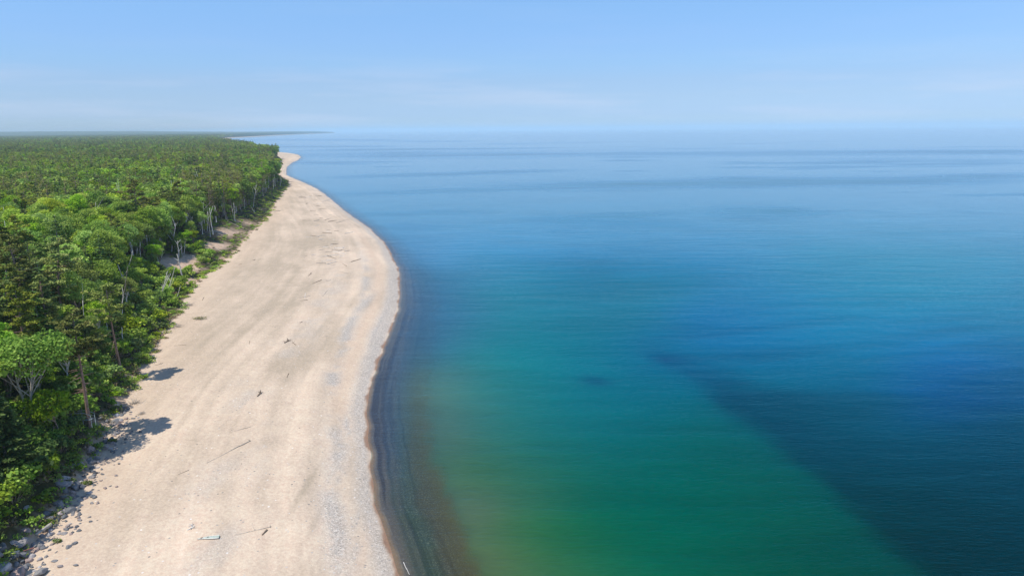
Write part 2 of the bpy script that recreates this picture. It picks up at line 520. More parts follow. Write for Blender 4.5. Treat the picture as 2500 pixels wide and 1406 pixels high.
edge_n = (fbm(Ub / 30, Yb / 14, 61, 3) - .5) * 4
w0 = np.interp(Yb, [60, 75, 100, 130, 160, 220, 300], [3.5, 3.2, 2.8, 3.1, 4.6, 4.3, 4.0]) + edge_n * .35
peb = (.78 + .5 * (s5 - .3)) * sstep(.1, 1.0, Ub) * (1 - sstep(w0 - 1.5, w0 + 1.2, Ub)) * (.72 + .5 * (s2 - .4))
shb = 1 - sstep(330, 600, Yb)
peb = peb * (0.35 + .65 * shb)
# second shingle belt with gaps
c2 = np.interp(Yb, [60, 80, 100, 120, 140, 170, 200, 240, 300], [7.0, 6.4, 5.2, 6.0, 9, 10.5, 10, 12, 13])
b2 = np.exp(-((Ub - c2 - edge_n * .35) / 1.7) ** 2) * np.maximum(sstep(.36, .56, fbm(Ub / 8, Yb / 10, 63, 4)), .75 * sstep(112, 100, Yb) * sstep(.25, .5, fbm(Ub / 2, Yb / 5, 64, 3))) * (1 - sstep(210, 330, Yb))
peb = np.maximum(peb, b2 * .8)
b3 = np.exp(-((Ub - 21 - edge_n) / 5) ** 2) * sstep(.45, .75, fbm(Xb / 5, Yb / 9, 67, 4)) * .35 * (1 - sstep(200, 300, Yb))
peb = np.maximum(peb, b3)


def blob(X, Y, px, py, rx, ry, z=2.0, rot=0.0):
    c = P(px, py, z); a = P(px + rx, py, z); sxx = abs(a[0] - c[0]); d = P(px, py - ry, z); syy = abs(d[1] - c[1])
    dx, dy = X - c[0], Y - c[1]
    if rot:
        dx = dx - rot * dy
    return np.exp(-(dx / sxx) ** 2 - (dy / syy) ** 2)


for (px, py, rx, ry, k, rot) in ((888, 738, 12, 26, .9, 0), (845, 1018, 9, 22, .95, -.25), (852, 1035, 8, 15, .8, 0), (825, 1110, 10, 60, .7, 0), (870, 1240, 14, 50, .6, 0),
                            (862, 1330, 16, 40, .6, 0)):
    peb = np.maximum(peb, k * blob(Xb, Yb, px, py, rx, ry, 2.0, rot) * (.6 + .6 * s3))
grey = np.zeros_like(peb)
for (px, py, rx, ry, k) in ((905, 735, 10, 22, .9), (740, 1190, 9, 60, .55), (770, 1260, 8, 50, .35), (820, 815, 20, 30, .3), (700, 880, 60, 60, .2), (650, 760, 80, 60, .22),
                            (730, 600, 60, 50, .3), (870, 720, 10, 20, .3), (640, 1080, 60, 10, .12)):
    grey = np.maximum(grey, k * blob(Xb, Yb, px, py, rx, ry) * (.5 + .8 * s3))
tone = np.clip(tone - grey * .9, 0, 1)
warm = np.exp(-((Ub - np.interp(Yb, [60, 90, 120, 160, 230, 300], [4.6, 4.2, 5.0, 7.0, 6.8, 9])) / 1.7) ** 2) * sstep(95, 130, Yb) * (1 - sstep(260, 420, Yb)) * .75
warm = np.maximum(warm, .7 * blob(Xb, Yb, 890, 1300, 16, 70)) * (1 - peb * .7)
warm = np.clip(warm + .35 * sstep(14, 2, Vb) * (Ub > 5), 0, 1)
warm = np.where(Ub < -.2, sstep(-5.5, -.6, Ub + (s3 - .5) * 1.5) * (.55 + .45 * sstep(150, 70, Yb)), warm)
tone = np.where(Ub < -.2, np.clip(.5 + (fbm(Ub / .75, Yb / 60, 59, 3) - .5) * 2.4, 0, 1), tone)
rust = sstep(-1.0, -.5, Ub) * (1 - sstep(.1, .6, Ub + (s3 - .5) * 1.6 + (vnoise(Yb / 3.1, Yb * 0, 65) - .5) * .7)) * (.9 - .3 * sstep(250, 600, Yb))
wet = sstep(2.0, .3, Ub)
under = sstep(-.2, -.8, Ub + (s3 - .5) * .8)
beach_me = mesh_np("beach", np.stack([Xb, Yb, Zb], -1).reshape(-1, 3), grid_faces(*Xb.shape)[:, ::-1], M_BEACH,
                   {"tone": tone.ravel(), "peb": np.clip(peb, 0, 1).ravel(), "wet": wet.ravel(), "under": under.ravel(),
                    "rust": rust.ravel(), "warm": warm.ravel()}, True)
props(link("beach", beach_me), "pale sand and shingle beach along the lake", kind='structure')

# inland: bank and forest floor
tv = np.concatenate([np.linspace(0, 26, 40), 26 + np.cumsum(np.geomspace(1.0, 5200, 70))])
Xi = XTr[:, None] - tv[None, :]
Yi = np.repeat(Yr[:, None], Xi.shape[1], 1)
Zi = zland(Xi, Yi); Zi[:, 0] = zland(XTr, Yr)
Vi = XTr[:, None] - Xi
scar = np.zeros_like(Xi)
SCARS = [(432, 652, 4.5, 36, 20, 1.1), (465, 680, 3.5, 22, 9, .9), (528, 598, 5, 20, 11, .8), (545, 628, 3, 12, 5, .6), (470, 640, 6, 20, 12, .6),
         (560, 560, 6, 26, 12, .55), (320, 905, 4, 10, 6, .9), (330, 820, 5, 10, 5, .7), (385, 790, 3.5, 10, 6, .7), (700, 405, 5, 7, 9, 1.0),
         (428, 690, 4, 18, 8, .5), (600, 545, 4, 20, 6, .4)]
for (px, py, z, rx, ry, k) in SCARS:
    scar = np.maximum(scar, k * blob(Xi, Yi, px, py, rx, ry, z) * 1.6)
scar = np.clip(scar * (.5 + fbm(Xi / 2.5, Yi / 2.5, 71, 4)), 0, 1)
scar = np.maximum(scar, sstep(2.5, .2, Vi + (fbm(Xi / 2, Yi / 2, 73, 3) - .5) * 3) * .9)
bank_me = mesh_np("forest_ground", np.stack([Xi, Yi, Zi], -1).reshape(-1, 3), grid_faces(*Xi.shape)[:, ::-1], M_BANK, {"scar": scar.ravel()}, True)
props(link("forest_ground", bank_me), "sandy bank and shaded forest ground", kind='structure')

# ------------------------------------------------------------------ lake
dw = np.concatenate([np.linspace(-1.2, 30, 48), 30 + np.cumsum(np.geomspace(.9, 2200, 150))])
Xw = XSr[:, None] + dw[None, :]
Yw = np.repeat(Yr[:, None], Xw.shape[1], 1)
Zw = np.zeros_like(Xw)
Dw = Xw - XSr[:, None]
# colour of the water's body at places of the lake
WC = [(1300, 1300, 0.0240, 0.0973, 0.0283), (1300, 1390, .036, .098, .030), (1500, 1250, 0.0015, 0.0728, 0.0340),
      (1600, 1390, 0.0023, 0.0782, 0.0334), (1850, 1350, 0.0012, 0.0539, 0.0262), (2050, 1400, 0.0012, 0.0421, 0.0216),
      (2000, 1290, 0.0012, 0.0463, 0.0251), (2200, 1380, 0.0012, 0.0107, 0.0087), (2450, 1380, 0.0012, 0.0104, 0.0087),
      (2120, 1230, 0.0012, 0.0138, 0.0130), (2450, 1150, 0.0012, 0.0161, 0.0212), (1960, 1080, 0.0012, 0.0213, 0.0325),
      (1820, 980, 0.0012, 0.0196, 0.0381), (1700, 910, 0.0012, 0.0228, 0.0716), (2000, 1000, 0.0012, 0.0314, 0.0496),
      (2200, 1100, 0.0012, 0.0253, 0.0373), (1720, 1060, 0.0012, 0.0645, 0.0502), (1900, 1160, 0.0012, 0.0556, 0.0347),
      (1500, 1080, 0.0021, 0.0796, 0.0649), (1250, 1030, 0.0176, 0.1081, 0.0777), (1080, 1050, 0.0489, 0.0993, 0.0622),
      (1050, 940, 0.0595, 0.1139, 0.0802), (1130, 1160, 0.0414, 0.0987, 0.0394), (1020, 850, .034, .082, .112),
      (1060, 760, 0.0279, 0.0763, 0.1310), (1150, 860, 0.0187, 0.1157, 0.1133), (1300, 880, 0.0038, 0.1184, 0.1182),
      (1480, 920, 0.0012, 0.0870, 0.1140), (1200, 720, 0.0099, 0.1085, 0.1372), (1500, 800, 0.0012, 0.0854, 0.1150),
      (1450, 690, 0.0012, 0.0640, 0.1533), (1620, 680, 0.0012, 0.0746, 0.1752), (1560, 740, 0.0012, 0.0629, 0.1327),
      (1700, 790, 0.0012, 0.0567, 0.1821), (1900, 880, 0.0012, 0.0559, 0.1612), (2100, 900, 0.0012, 0.0489, 0.1370),
      (2300, 960, 0.0012, 0.0348, 0.1142), (2450, 960, 0.0012, 0.0302, 0.0907), (2300, 860, .0015, .078, .185),
      (2100, 800, 0.0012, 0.1111, 0.1962), (2450, 780, .0015, .105, .180), (2200, 720, 0.0012, 0.1284, 0.1907),
      (1900, 750, 0.0012, 0.1034, 0.1955), (2000, 640, 0.0012, 0.1277, 0.1905), (1700, 620, 0.0012, 0.1073, 0.2062),
      (1350, 620, 0.0012, 0.1171, 0.2204), (1100, 620, 0.0286, 0.1425, 0.2512), (2400, 620, .004, .135, .195),
      (1050, 680, 0.0201, 0.0564, 0.1436), (1200, 1250, .052, .098, .044), (1200, 1390, .060, .098, .036),
      (1100, 1300, .060, .096, .044), (1060, 1180, .052, .102, .055)]
def lin(c):
    c = np.asarray(c, float) / 255.0
    return np.where(c <= .04045, c / 12.92, ((c + .055) / 1.055) ** 2.4)
WC += [(960, 1200, .045, .085, .045), (985, 1330, .045, .085, .035), (1060, 1420, .045, .085, .03), (940, 1060, .045, .09, .065), (1000, 1270, .045, .085, .04)]
body = np.array([c[2:] for c in WC])
blue_ = (body[:, 2] > .12) & (body[:, 1] < .075)
body[blue_, 1] = body[blue_, 1] * 1.30 + .006
body[blue_, 2] *= .93
# distance-proportional blending between the places
lx, ly = PX(Xw, Yw, 0)
lx = lx + (fbm(Xw / 20, Yw / 34, 81, 3) - .5) * 80
ly = ly + (fbm(Xw / 26, Yw / 34, 83, 3) - .5) * 50
far_c = np.array([.050, .180, .265])
def _uv(px, py):
    return np.stack([np.asarray(px) / 170.0, np.asarray(py) / 85.0], -1)


def _phi(q):
    return np.sqrt((q ** 2).sum(-1) + .25)


def smooth_field(pts, vals):
    """smooth (multiquadric) surface through the given places"""
    cpt = _uv([c[0] for c in pts], [c[1] for c in pts])
    G = _phi(cpt[:, None] - cpt[None])
    val = vals ** .4545
    mv = val.mean(0)
    wgt = np.linalg.solve(G - .03 * np.eye(len(pts)), val - mv)
    lyc = np.clip(ly, 560, 1430); lxc = np.clip(lx, 950, 2550)
    out = np.zeros(Xw.shape + (3,)) + mv
    q = _uv(lxc, lyc)
    for i in range(len(pts)):
        out += _phi(q - cpt[i])[..., None] * wgt[i]
    return np.clip(out, .03, 1) ** 2.2


DARK = {(2200, 1380), (2450, 1380), (2120, 1230), (2450, 1150), (1960, 1080), (1820, 980), (1700, 910), (2000, 1000), (2200, 1100)}
isd = np.array([(c[0], c[1]) in DARK for c in WC])
Wl = smooth_field([c for c, d in zip(WC, isd) if not d], body[~isd])
Wd = smooth_field([c for c, d in zip(WC, isd) if d], body[isd])
# the dark weed bed: a firm edge on the shore side, a soft one on the lake side
elx, ely = PX(Xw, Yw, 0)
en = (fbm(Xw / 7, Yw / 12, 87, 4) - .5)
edge_x = np.interp(ely, [860, 960, 1060, 1180, 1300, 1406, 1600], [1560, 1700, 1850, 2000, 2130, 2260, 2480])
bed = .90 * sstep(-34, 52, elx - edge_x + en * 90) * sstep(-50, 60, ely - np.interp(elx, [1560, 1900, 2200, 2500], [872, 935, 1000, 1030]) + (fbm(Xw / 30, Yw / 12, 88, 4) - .5) * 150)
bed = np.maximum(bed, .55 * np.exp(-((elx - 1455 - (ely - 930) * 1.2) / 34) ** 2 - ((ely - 930) / 14) ** 2))
stk = sstep(.50, .72, fbm((Xw + .55 * Yw) / 60, (Yw - .35 * Xw) / 7, 98, 4)) * sstep(740, 800, ely) * sstep(1060, 940, ely) * sstep(1480, 1650, elx)
bed = np.maximum(bed, (.30 * fbm(Xw / 40, Yw / 40, 99, 2) * 1.4) * stk)
bed = bed * (.80 + .35 * fbm(Xw / 22, Yw / 9, 89, 4))
Wc = Wl * (1 - np.clip(bed, 0, 1)[..., None]) + Wd * np.clip(bed, 0, 1)[..., None]
kf = sstep(660, 490, ly)[..., None]
Wc = Wc * (1 - kf) + far_c * kf
behind = sstep(60, 40, Yw)[..., None]
Wc = Wc * (1 - behind) + np.array([.01, .10, .10]) * behind
sw = vnoise(Yw / 18, Yw * 0, 91)
a0 = np.interp(Yw, [50, 70, 90, 120, 160, 230, 320, 500], [13, 12.5, 11.5, 10, 8.0, 6, 4.5, 3]) + sw * 2
def off_curve(pts):
    q = np.array([P(a, b, 0)[:2] for a, b in pts]); o = np.argsort(q[:, 1]); q = q[o]
    return np.interp(Yw, q[:, 1], q[:, 0] - np.interp(q[:, 1], SY, SX))
e_in = off_curve([(1098, 1420), (1048, 1290), (1018, 1200), (1000, 1100), (998, 1000), (1006, 900), (1018, 820), (1030, 740), (1018, 680), (985, 630), (940, 575), (840, 500)])
e_out = off_curve([(1168, 1420), (1126, 1300), (1084, 1200), (1048, 1110), (1040, 1000), (1045, 900), (1052, 820), (1060, 740), (1045, 680), (1005, 630), (955, 575), (850, 500)])
wob = (fbm(Xw / 2.2, Yw / 5, 97, 3) - .5) * 2.2
soft = sstep(85, 130, Yw)
alpha = .10 + (.28 + .22 * soft) * sstep(.25, 1.0, (Dw + wob) / e_in) + (.62 - .22 * soft) * sstep(0, 1, (Dw + wob - e_in * (1 - .25 * soft)) / np.maximum((e_out - e_in) * (1.4 + soft) + 1.5, 1))
alpha = alpha + .16 * np.exp(-((Dw / e_in - .45) / .07) ** 2) + .10 * np.exp(-((Dw / e_in - .72) / .05) ** 2)
alpha = np.clip(alpha, 0, 1) * sstep(-.2, 1.8, Dw)
# olive weed strip along the outer edge of the stones, strongest close by
olive = sstep(-1.2, 1.0, (Dw + wob - e_in)) * sstep(1.4, -1.0, Dw + wob * 1.2 - e_out) * np.interp(Yw, [60, 85, 115, 150], [.92, .75, .35, 0])
Wc = Wc * (1 - olive[..., None]) + np.array([.088, .074, .024]) * olive[..., None]
indigo = .8 * sstep(1.15, .3, Dw / e_in) * sstep(80, 105, Yw) * sstep(520, 260, Yw)
Wc = Wc * (1 - indigo[..., None]) + np.array([.060, .095, .165]) * indigo[..., None]
wind = np.zeros_like(Xw)
lx0, ly0 = PX(Xw, Yw, 0)
nl = (fbm(Xw / np.maximum(Yw, 60) * 6, np.log(np.maximum(Yw, 50)) * 9, 95, 4) - .5)
for (cx, cy, rx, ry, sl, k) in ((1850, 446, 600, 11, -.012, .75), (1300, 460, 500, 6, -.03, .5), (2400, 431, 120, 5, .0, .6), (1900, 374, 1500, 7.0, -.004, .36), (1150, 379, 330, 3, -.012, .7),
                                (1100, 425, 260, 4, -.03, .6), (760, 342, 220, 2.0, 0, .5), (780, 358, 160, 1.8, 0, .7), (1850, 518, 120, 15, 0, .55), (1480, 540, 220, 12, .02, .4),
                                (1050, 365, 280, 1.8, -.012, .6), (820, 397, 160, 2.0, -.01, .5), (1020, 520, 160, 6, -.02, .35), (1000, 470, 120, 4, -.02, .35),
                                (1530, 680, 230, 40, -.02, .4), (2250, 393, 300, 8, 0, .25), (1050, 345, 110, 1.5, 0, .3)):
    yy = ly0 - cy - sl * (lx0 - cx) + nl * ry * 1.6
    wind = np.maximum(wind, k * np.exp(-((lx0 - cx) / rx) ** 4 - (yy / ry) ** 2))
wind = np.clip(wind + sstep(.58, .8, nl + .5) * .35 * sstep(640, 500, ly0) * sstep(330, 380, ly0), 0, 1)
water_me = mesh_np("lake_water", np.stack([Xw, Yw, Zw], -1).reshape(-1, 3), grid_faces(*Xw.shape), M_WATER,
                   {"wcol": Wc.reshape(-1, 3), "alpha": alpha.ravel(), "wind": wind.ravel()}, True)
props(link("lake_water", water_me), "calm blue green lake water", kind='structure')

# ------------------------------------------------------------------ plant meshes
def tube(path, radii, n=6, cap=True):
    path = np.asarray(path, float); k = len(path)
    T = np.gradient(path, axis=0); T /= np.linalg.norm(T, axis=1)[:, None] + 1e-9
    ref = np.array([1.0, 0, 0]) if abs(T[0][0]) < .8 else np.array([0, 1.0, 0])
    A = np.cross(T, ref); A /= np.linalg.norm(A, axis=1)[:, None] + 1e-9
    B = np.cross(T, A)
    th = np.arange(n) / n * 2 * np.pi
    V = path[:, None, :] + (A[:, None, :] * np.cos(th)[None, :, None] + B[:, None, :] * np.sin(th)[None, :, None]) * np.asarray(radii)[:, None, None]
    V = V.reshape(-1, 3)
    F = []
    for i in range(k - 1):
        for j in range(n):
            F.append((i * n + j, i * n + (j + 1) % n, (i + 1) * n + (j + 1) % n, (i + 1) * n + j))
    if cap and n == 6:
        for b in (0, (k - 1) * n):
            F.append((b, b + 1, b + 2, b + 3)); F.append((b, b + 3, b + 4, b + 5))
    return V, np.array(F)


class Bag:
    def __init__(s): s.V = []; s.F = []; s.n = 0; s.T = []
    def add(s, V, F, t=0.5):
        s.V.append(V); s.F.append(np.asarray(F) + s.n); s.n += len(V)
        s.T.append(np.broadcast_to(np.asarray(t, float), (len(V),)))
    def mesh(s, name, mat, smooth=False):
        return mesh_np(name, np.concatenate(s.V), np.concatenate(s.F), mat, {"tint": np.concatenate(s.T)}, smooth)


def cards(C, N, L, W, r, up=None):
    """one kite-shaped leaf spray per centre"""
    n = len(C)
    N = N / (np.linalg.norm(N, axis=1)[:, None] + 1e-9)
    A = r.normal(size=(n, 3)) if up is None else up
    A = A - (A * N).sum(1)[:, None] * N; A /= np.linalg.norm(A, axis=1)[:, None] + 1e-9
    B = np.cross(N, A)
    L = np.broadcast_to(L, (n,))[:, None]; W = np.broadcast_to(W, (n,))[:, None]
    V = np.stack([C - A * L * .5, C + B * W * .5 + A * L * .08 + N * W * .1, C + A * L * .5, C - B * W * .5 - A * L * .05 + N * W * .1], 1).reshape(-1, 3)
    F = np.arange(n * 4).reshape(n, 4)
    return V, F


def sphere_dirs(r, n, zmin=-1.0):
    d = r.normal(size=(n * 3, 3)); d /= np.linalg.norm(d, axis=1)[:, None]
    d = d[d[:, 2] > zmin][:n]
    return d


def broadleaf(seed, h=16, R=5.0, cb=6.0, ncl=26, per=95, leaf=.55, mat=None, bark=None, fork=False, flat=1.0, name='broadleaf_tree'):
    r = np.random.default_rng(seed)
    crown, wood = Bag(), Bag()
    cz = (cb + h) / 2; hz = (h - cb) / 2
    dirs = sphere_dirs(r, ncl, -.55)
    ncl = len(dirs)
    rad = r.uniform(.45, .9, ncl) ** .7
    lop = 1 + .25 * np.sin(np.arctan2(dirs[:, 1], dirs[:, 0]) * 2 + r.uniform(0, 6)) + .15 * np.sin(np.arctan2(dirs[:, 1], dirs[:, 0]) * 3 + r.uniform(0, 6))
    C = np.stack([dirs[:, 0] * rad * R * .82 * lop, dirs[:, 1] * rad * R * .82 * lop, cz + dirs[:, 2] * rad * hz * .8], 1)
    lean = r.normal(size=2) * .4
    C[:, :2] += lean * 1.2
    for c in C:
        cr = R * r.uniform(.24, .42)
        n = int(per * r.uniform(.7, 1.3) * (cr / (R * .33)) ** 2)
        d = sphere_dirs(r, n, -.35)
        n = len(d)
        rr = r.uniform(.55, 1.06, n) ** .6
        Pn = c + d * np.array([cr, cr, cr * .72 * flat]) * rr[:, None]
        N = d * .6 + r.normal(size=(n, 3)) * .55 + np.array([0, 0, .45])
        sz = leaf * r.uniform(.6, 1.35, n)
        V, F = cards(Pn, N, sz, sz * .75, r)
        t = np.clip(r.normal(.5, .12) + r.normal(0, .17, n), 0, 1)
        crown.add(V, F, np.repeat(t, 4))
    # trunk and limbs
    r0 = (.014 if fork else .017) * h
    stems = 2 if fork else 1
    for s in range(stems):
        kx = (s - .5) * 2 * R * .3 if fork else lean[0]
        top = np.array([kx, lean[1] + (r.normal() * .5), cb + (h - cb) * .55])
        zz = np.linspace(0, 1, 7)
        path = np.stack([top[0] * zz ** 1.6, top[1] * zz ** 1.5, top[2] * zz], 1)
        path[1:-1, :2] += r.normal(size=(5, 2)) * .12
        V, F = tube(path, r0 * (1 - .72 * zz)); wood.add(V, F)
        order = r.permutation(ncl)[:9 if fork else 12]
        for i in order:
            st = path[r.integers(3, 6)]
            mid = (st + C[i]) / 2 + r.normal(size=3) * .3
            V, F = tube([st, mid, C[i]], [r0 * .38, r0 * .26, r0 * .08], 5, False); wood.add(V, F)
    return crown.mesh(name + "_crown", mat or M_LEAF), wood.mesh(name + "_trunk", bark or M_BARKG, True)


def pine(seed, h=20, R=3.6, cb=9.0, nb=44, per=46, sparse_low=10, mat=None):
    """tall pine: bare reddish trunk, irregular layered crown of needle clumps, dead branches below it"""
    r = np.random.default_rng(seed)
    crown, wood = Bag(), Bag()
    zz = np.linspace(0, 1, 9)
    bend = r.normal(size=2) * .5
    path = np.stack([bend[0] * np.sin(zz * 3) * .6, bend[1] * np.sin(zz * 2.4) * .6, h * zz], 1)
    r0 = .0155 * h
    V, F = tube(path, r0 * (1 - .8 * zz)); wood.add(V, F)
    def at(z): return np.array([np.interp(z, path[:, 2], path[:, 0]), np.interp(z, path[:, 2], path[:, 1]), z])
    for i in range(nb):
        f = (i + r.uniform(0, 1)) / nb
        z = cb + (h - cb) * f
        prof = math.sin(min(1, (f * .88 + .16)) * math.pi) ** .6 if f > .0 else .6
        L = R * max(.22, prof) * r.uniform(.6, 1.2)
        az = r.uniform(0, 2 * math.pi)
        rise = r.uniform(.0, .28) + .25 * f
        dv = np.array([math.cos(az), math.sin(az), rise])
        st = at(z)
        tip = st + dv * L
        V, F = tube([st, st + dv * L * .5 + [0, 0, -.08 * L], tip], [r0 * .22, r0 * .14, r0 * .05], 4, False); wood.add(V, F)
        for k in range(max(2, int(L / .75))):
            g = r.uniform(.42, 1.05)
            c = st + dv * L * g + np.array([-math.sin(az), math.cos(az), 0]) * r.normal() * L * .2 + [0, 0, r.normal() * .15]
            n = int(per * r.uniform(.6, 1.3))
            cr = r.uniform(.45, .85)
            d = sphere_dirs(r, n, -.5); n = len(d)
            Pn = c + d * np.array([cr, cr, cr * .42]) * r.uniform(.4, 1, n)[:, None]
            N = r.normal(size=(n, 3)) * .5 + np.array([0, 0, .7])
            V, F = cards(Pn, N, r.uniform(.35, .7, n), .26, r, up=d + r.normal(size=(n, 3)) * .4)
            t = np.clip(r.normal(.48, .13) + r.normal(0, .15, n), 0, 1)
            crown.add(V, F, np.repeat(t, 4))
    for i in range(sparse_low):
        z = r.uniform(cb * .5, cb * 1.08); az = r.uniform(0, 6.28); L = r.uniform(.8, 2.6)
        st = at(z); dv = np.array([math.cos(az), math.sin(az), r.uniform(-.25, .1)])
        V, F = tube([st, st + dv * L * .5, st + dv * L + [0, 0, -.2]], [.05, .035, .015], 4, False); wood.add(V, F)
    return crown.mesh("pine_crown", mat or M_PINE), wood.mesh("pine_trunk", M_BARKP, True)


def spruce(seed, h=15, R=3.0, cb=1.0, layers=24, dens=1.0, mat=None, card=.5):
    r = np.random.default_rng(seed)
    crown, wood = Bag(), Bag()
    zz = np.linspace(0, 1, 6)
    V, F = tube(np.stack([zz * 0, zz * 0, zz * h], 1), .016 * h * (1 - .9 * zz)); wood.add(V, F)
    for i in range(layers):
        f = (i + r.uniform(-.2, .4)) / layers
        z = cb + (h - cb) * max(0, f)
        L0 = R * (1 - f) ** .8 + .25
        nbch = 7 if f < .7 else 5
        a0 = r.uniform(0, 6.28)
        for b in range(nbch):
            az = a0 + b * 2 * math.pi / nbch + r.normal() * .25
            L = L0 * r.uniform(.65, 1.15)
            n = max(4, int(L * 12 * dens))
            g = r.uniform(.1, 1.0, n) ** .75
            side = r.normal(size=n) * .22 * L * (1.15 - g) * 1.2
            rad = np.array([math.cos(az), math.sin(az)])
            per_ = np.array([-rad[1], rad[0]])
            zc = z - .16 * L * g + .12 * L * g ** 3 + r.normal(size=n) * .07
            Pn = np.stack([rad[0] * L * g + per_[0] * side, rad[1] * L * g + per_[1] * side, zc], 1)
            N = r.normal(size=(n, 3)) * .35 + np.array([0, 0, 1.0])
            up = np.stack([np.full(n, rad[0]), np.full(n, rad[1]), np.full(n, -.15)], 1) + r.normal(size=(n, 3)) * .35
            V, F = cards(Pn, N, card * r.uniform(.9, 1.7, n), card * .6, r, up=up)
            t = np.clip(.25 + .45 * g + r.normal(0, .13, n), 0, 1)
            crown.add(V, F, np.repeat(t, 4))
    return crown.mesh("spruce_crown", mat or M_SPRUCE), wood.mesh("spruce_trunk", M_BARKG, True)


def snag(seed, h=10, r0=.13, nbr=5, lean=.1, mat=None, forks=True):
    """bare pale dead tree"""
    r = np.random.default_rng(seed); b = Bag()
    zz = np.linspace(0, 1, 8)
    az = r.uniform(0, 6.28)
    path = np.stack([np.cos(az) * lean * h * zz ** 1.4, np.sin(az) * lean * h * zz ** 1.4, h * zz], 1)
    path[1:, :2] += np.cumsum(r.normal(size=(7, 2)) * .045 * h / 8, 0)
    V, F = tube(path, r0 * (1 - .78 * zz)); b.add(V, F)
    for i in range(nbr):
        k = r.integers(3, 7); L = h * r.uniform(.12, .34); a = r.uniform(0, 6.28)
        dv = np.array([math.cos(a) * .6, math.sin(a) * .6, r.uniform(.4, 1.0)])
        st = path[k]
        V, F = tube([st, st + dv * L * .5 + r.normal(size=3) * .12, st + dv * L], [r0 * .42, r0 * .3, r0 * .1], 5, False); b.add(V, F)
    return b.mesh("bare_tree", mat or M_BARKW, True)


def shrub(seed, R=1.6, h=1.8, leaf=.38, mat=None, ncl=9, per=60):
    r = np.random.default_rng(seed); fo, st = Bag(), Bag()
    for i in range(ncl):
        a = r.uniform(0, 6.28); q = R * r.uniform(0, .75)
        c = np.array([math.cos(a) * q, math.sin(a) * q, h * r.uniform(.35, .75)])
        cr = R * r.uniform(.32, .5)
        d = sphere_dirs(r, per, -.4); n = len(d)
        Pn = c + d * np.array([cr, cr, cr * .7]) * r.uniform(.5, 1.05, n)[:, None]
        Pn[:, 2] = np.maximum(Pn[:, 2], .02)
        N = d * .5 + r.normal(size=(n, 3)) * .5 + np.array([0, 0, .5])
        sz = leaf * r.uniform(.6, 1.4, n)
        V, F = cards(Pn, N, sz, sz * .75, r)
        fo.add(V, F, np.repeat(np.clip(r.normal(.5, .12) + r.normal(0, .17, n), 0, 1), 4))
        V, F = tube([(c[0] * .2, c[1] * .2, -.2), (c[0] * .7, c[1] * .7, c[2] * .5), tuple(c)], [.06, .04, .015], 4, False); st.add(V, F)
    return fo.mesh("shrub_foliage", mat or M_LEAFY), st.mesh("shrub_stems", M_BARKG, True)


def joined(name, ma, mb):
    """crown + trunk as one small mesh for trees far away"""
    o = []
    for m in (ma, mb):
        n = len(m.vertices); co = np.zeros(n * 3, np.float32); m.vertices.foreach_get("co", co)
        li = np.zeros(len(m.loops), np.int32); m.loops.foreach_get("vertex_index", li)
        tt = np.zeros(n, np.float32); m.attributes["tint"].data.foreach_get("value", tt)
        o.append((co.reshape(-1, 3), li.reshape(-1, 4), tt))
    me = mesh_np(name, np.concatenate([o[0][0], o[1][0]]), np.concatenate([o[0][1], o[1][1] + len(o[0][0])]), None, {"tint": np.concatenate([o[0][2], o[1][2]])})
    me.materials.append(ma.materials[0]); me.materials.append(mb.materials[0])
    mi = np.zeros(len(me.polygons), np.int32); mi[len(ma.polygons):] = 1
    me.polygons.foreach_set("material_index", mi)
    return me


def make_thing(root, parts, loc, rz=0, sc=1.0):
    e = empty(root, loc, rz, sc)
    for nm, me in parts:
        link(nm, me, e)
    return e


# near variants (crown, trunk)
BL = [broadleaf(100 + i, h=float(h), R=float(R), cb=float(cb), ncl=32, per=165, leaf=.40, bark=(M_BARKW if i % 6 == 1 else M_BARKG))
      for i, (h, R, cb) in enumerate([(16, 4.8, 4), (18, 5.0, 6.5), (14, 4.4, 2.5), (17, 4.0, 4.5), (15, 5.2, 3.5), (19, 4.6, 7)])]
PN = [pine(200 + i, h=float(h), R=float(R), cb=float(cb)) for i, (h, R, cb) in enumerate([(20, 3.8, 9), (22, 3.6, 11), (19, 4.2, 9), (18, 3.4, 7), (23, 4.0, 10)])]
SPR = [spruce(300 + i, h=float(h), R=float(R), cb=float(cb)) for i, (h, R, cb) in enumerate([(17, 3.2, 2), (20, 3.6, 4), (14, 2.8, 1)])]
# simpler variants for the distance
BLF = [joined("broadleaf_far", *broadleaf(400 + i, h=17.0, R=5.0, cb=6, ncl=20, per=40, leaf=.95)) for i in range(4)]
PNF = [joined("pine_far", *pine(450 + i, h=18.5, R=4.0, cb=6, nb=24, per=14, sparse_low=2)) for i in range(3)]
SPF = [joined("spruce_far", *spruce(480 + i, h=18, R=3.4, cb=4, layers=14, dens=.45, card=.9)) for i in range(2)]

# ------------------------------------------------------------------ trees with a place of their own
def hero(kind, parts, px, py, z0, label, cat, rz=0, sc=1.0, group=None):
    p = P(px, py, z0)
    z = float(zland(np.array([p[0]]), np.array([p[1]]))[0])
    e = make_thing(kind, parts, (p[0], p[1], z - .15), rz, sc)
    props(e, label, cat, group)
    return e, p


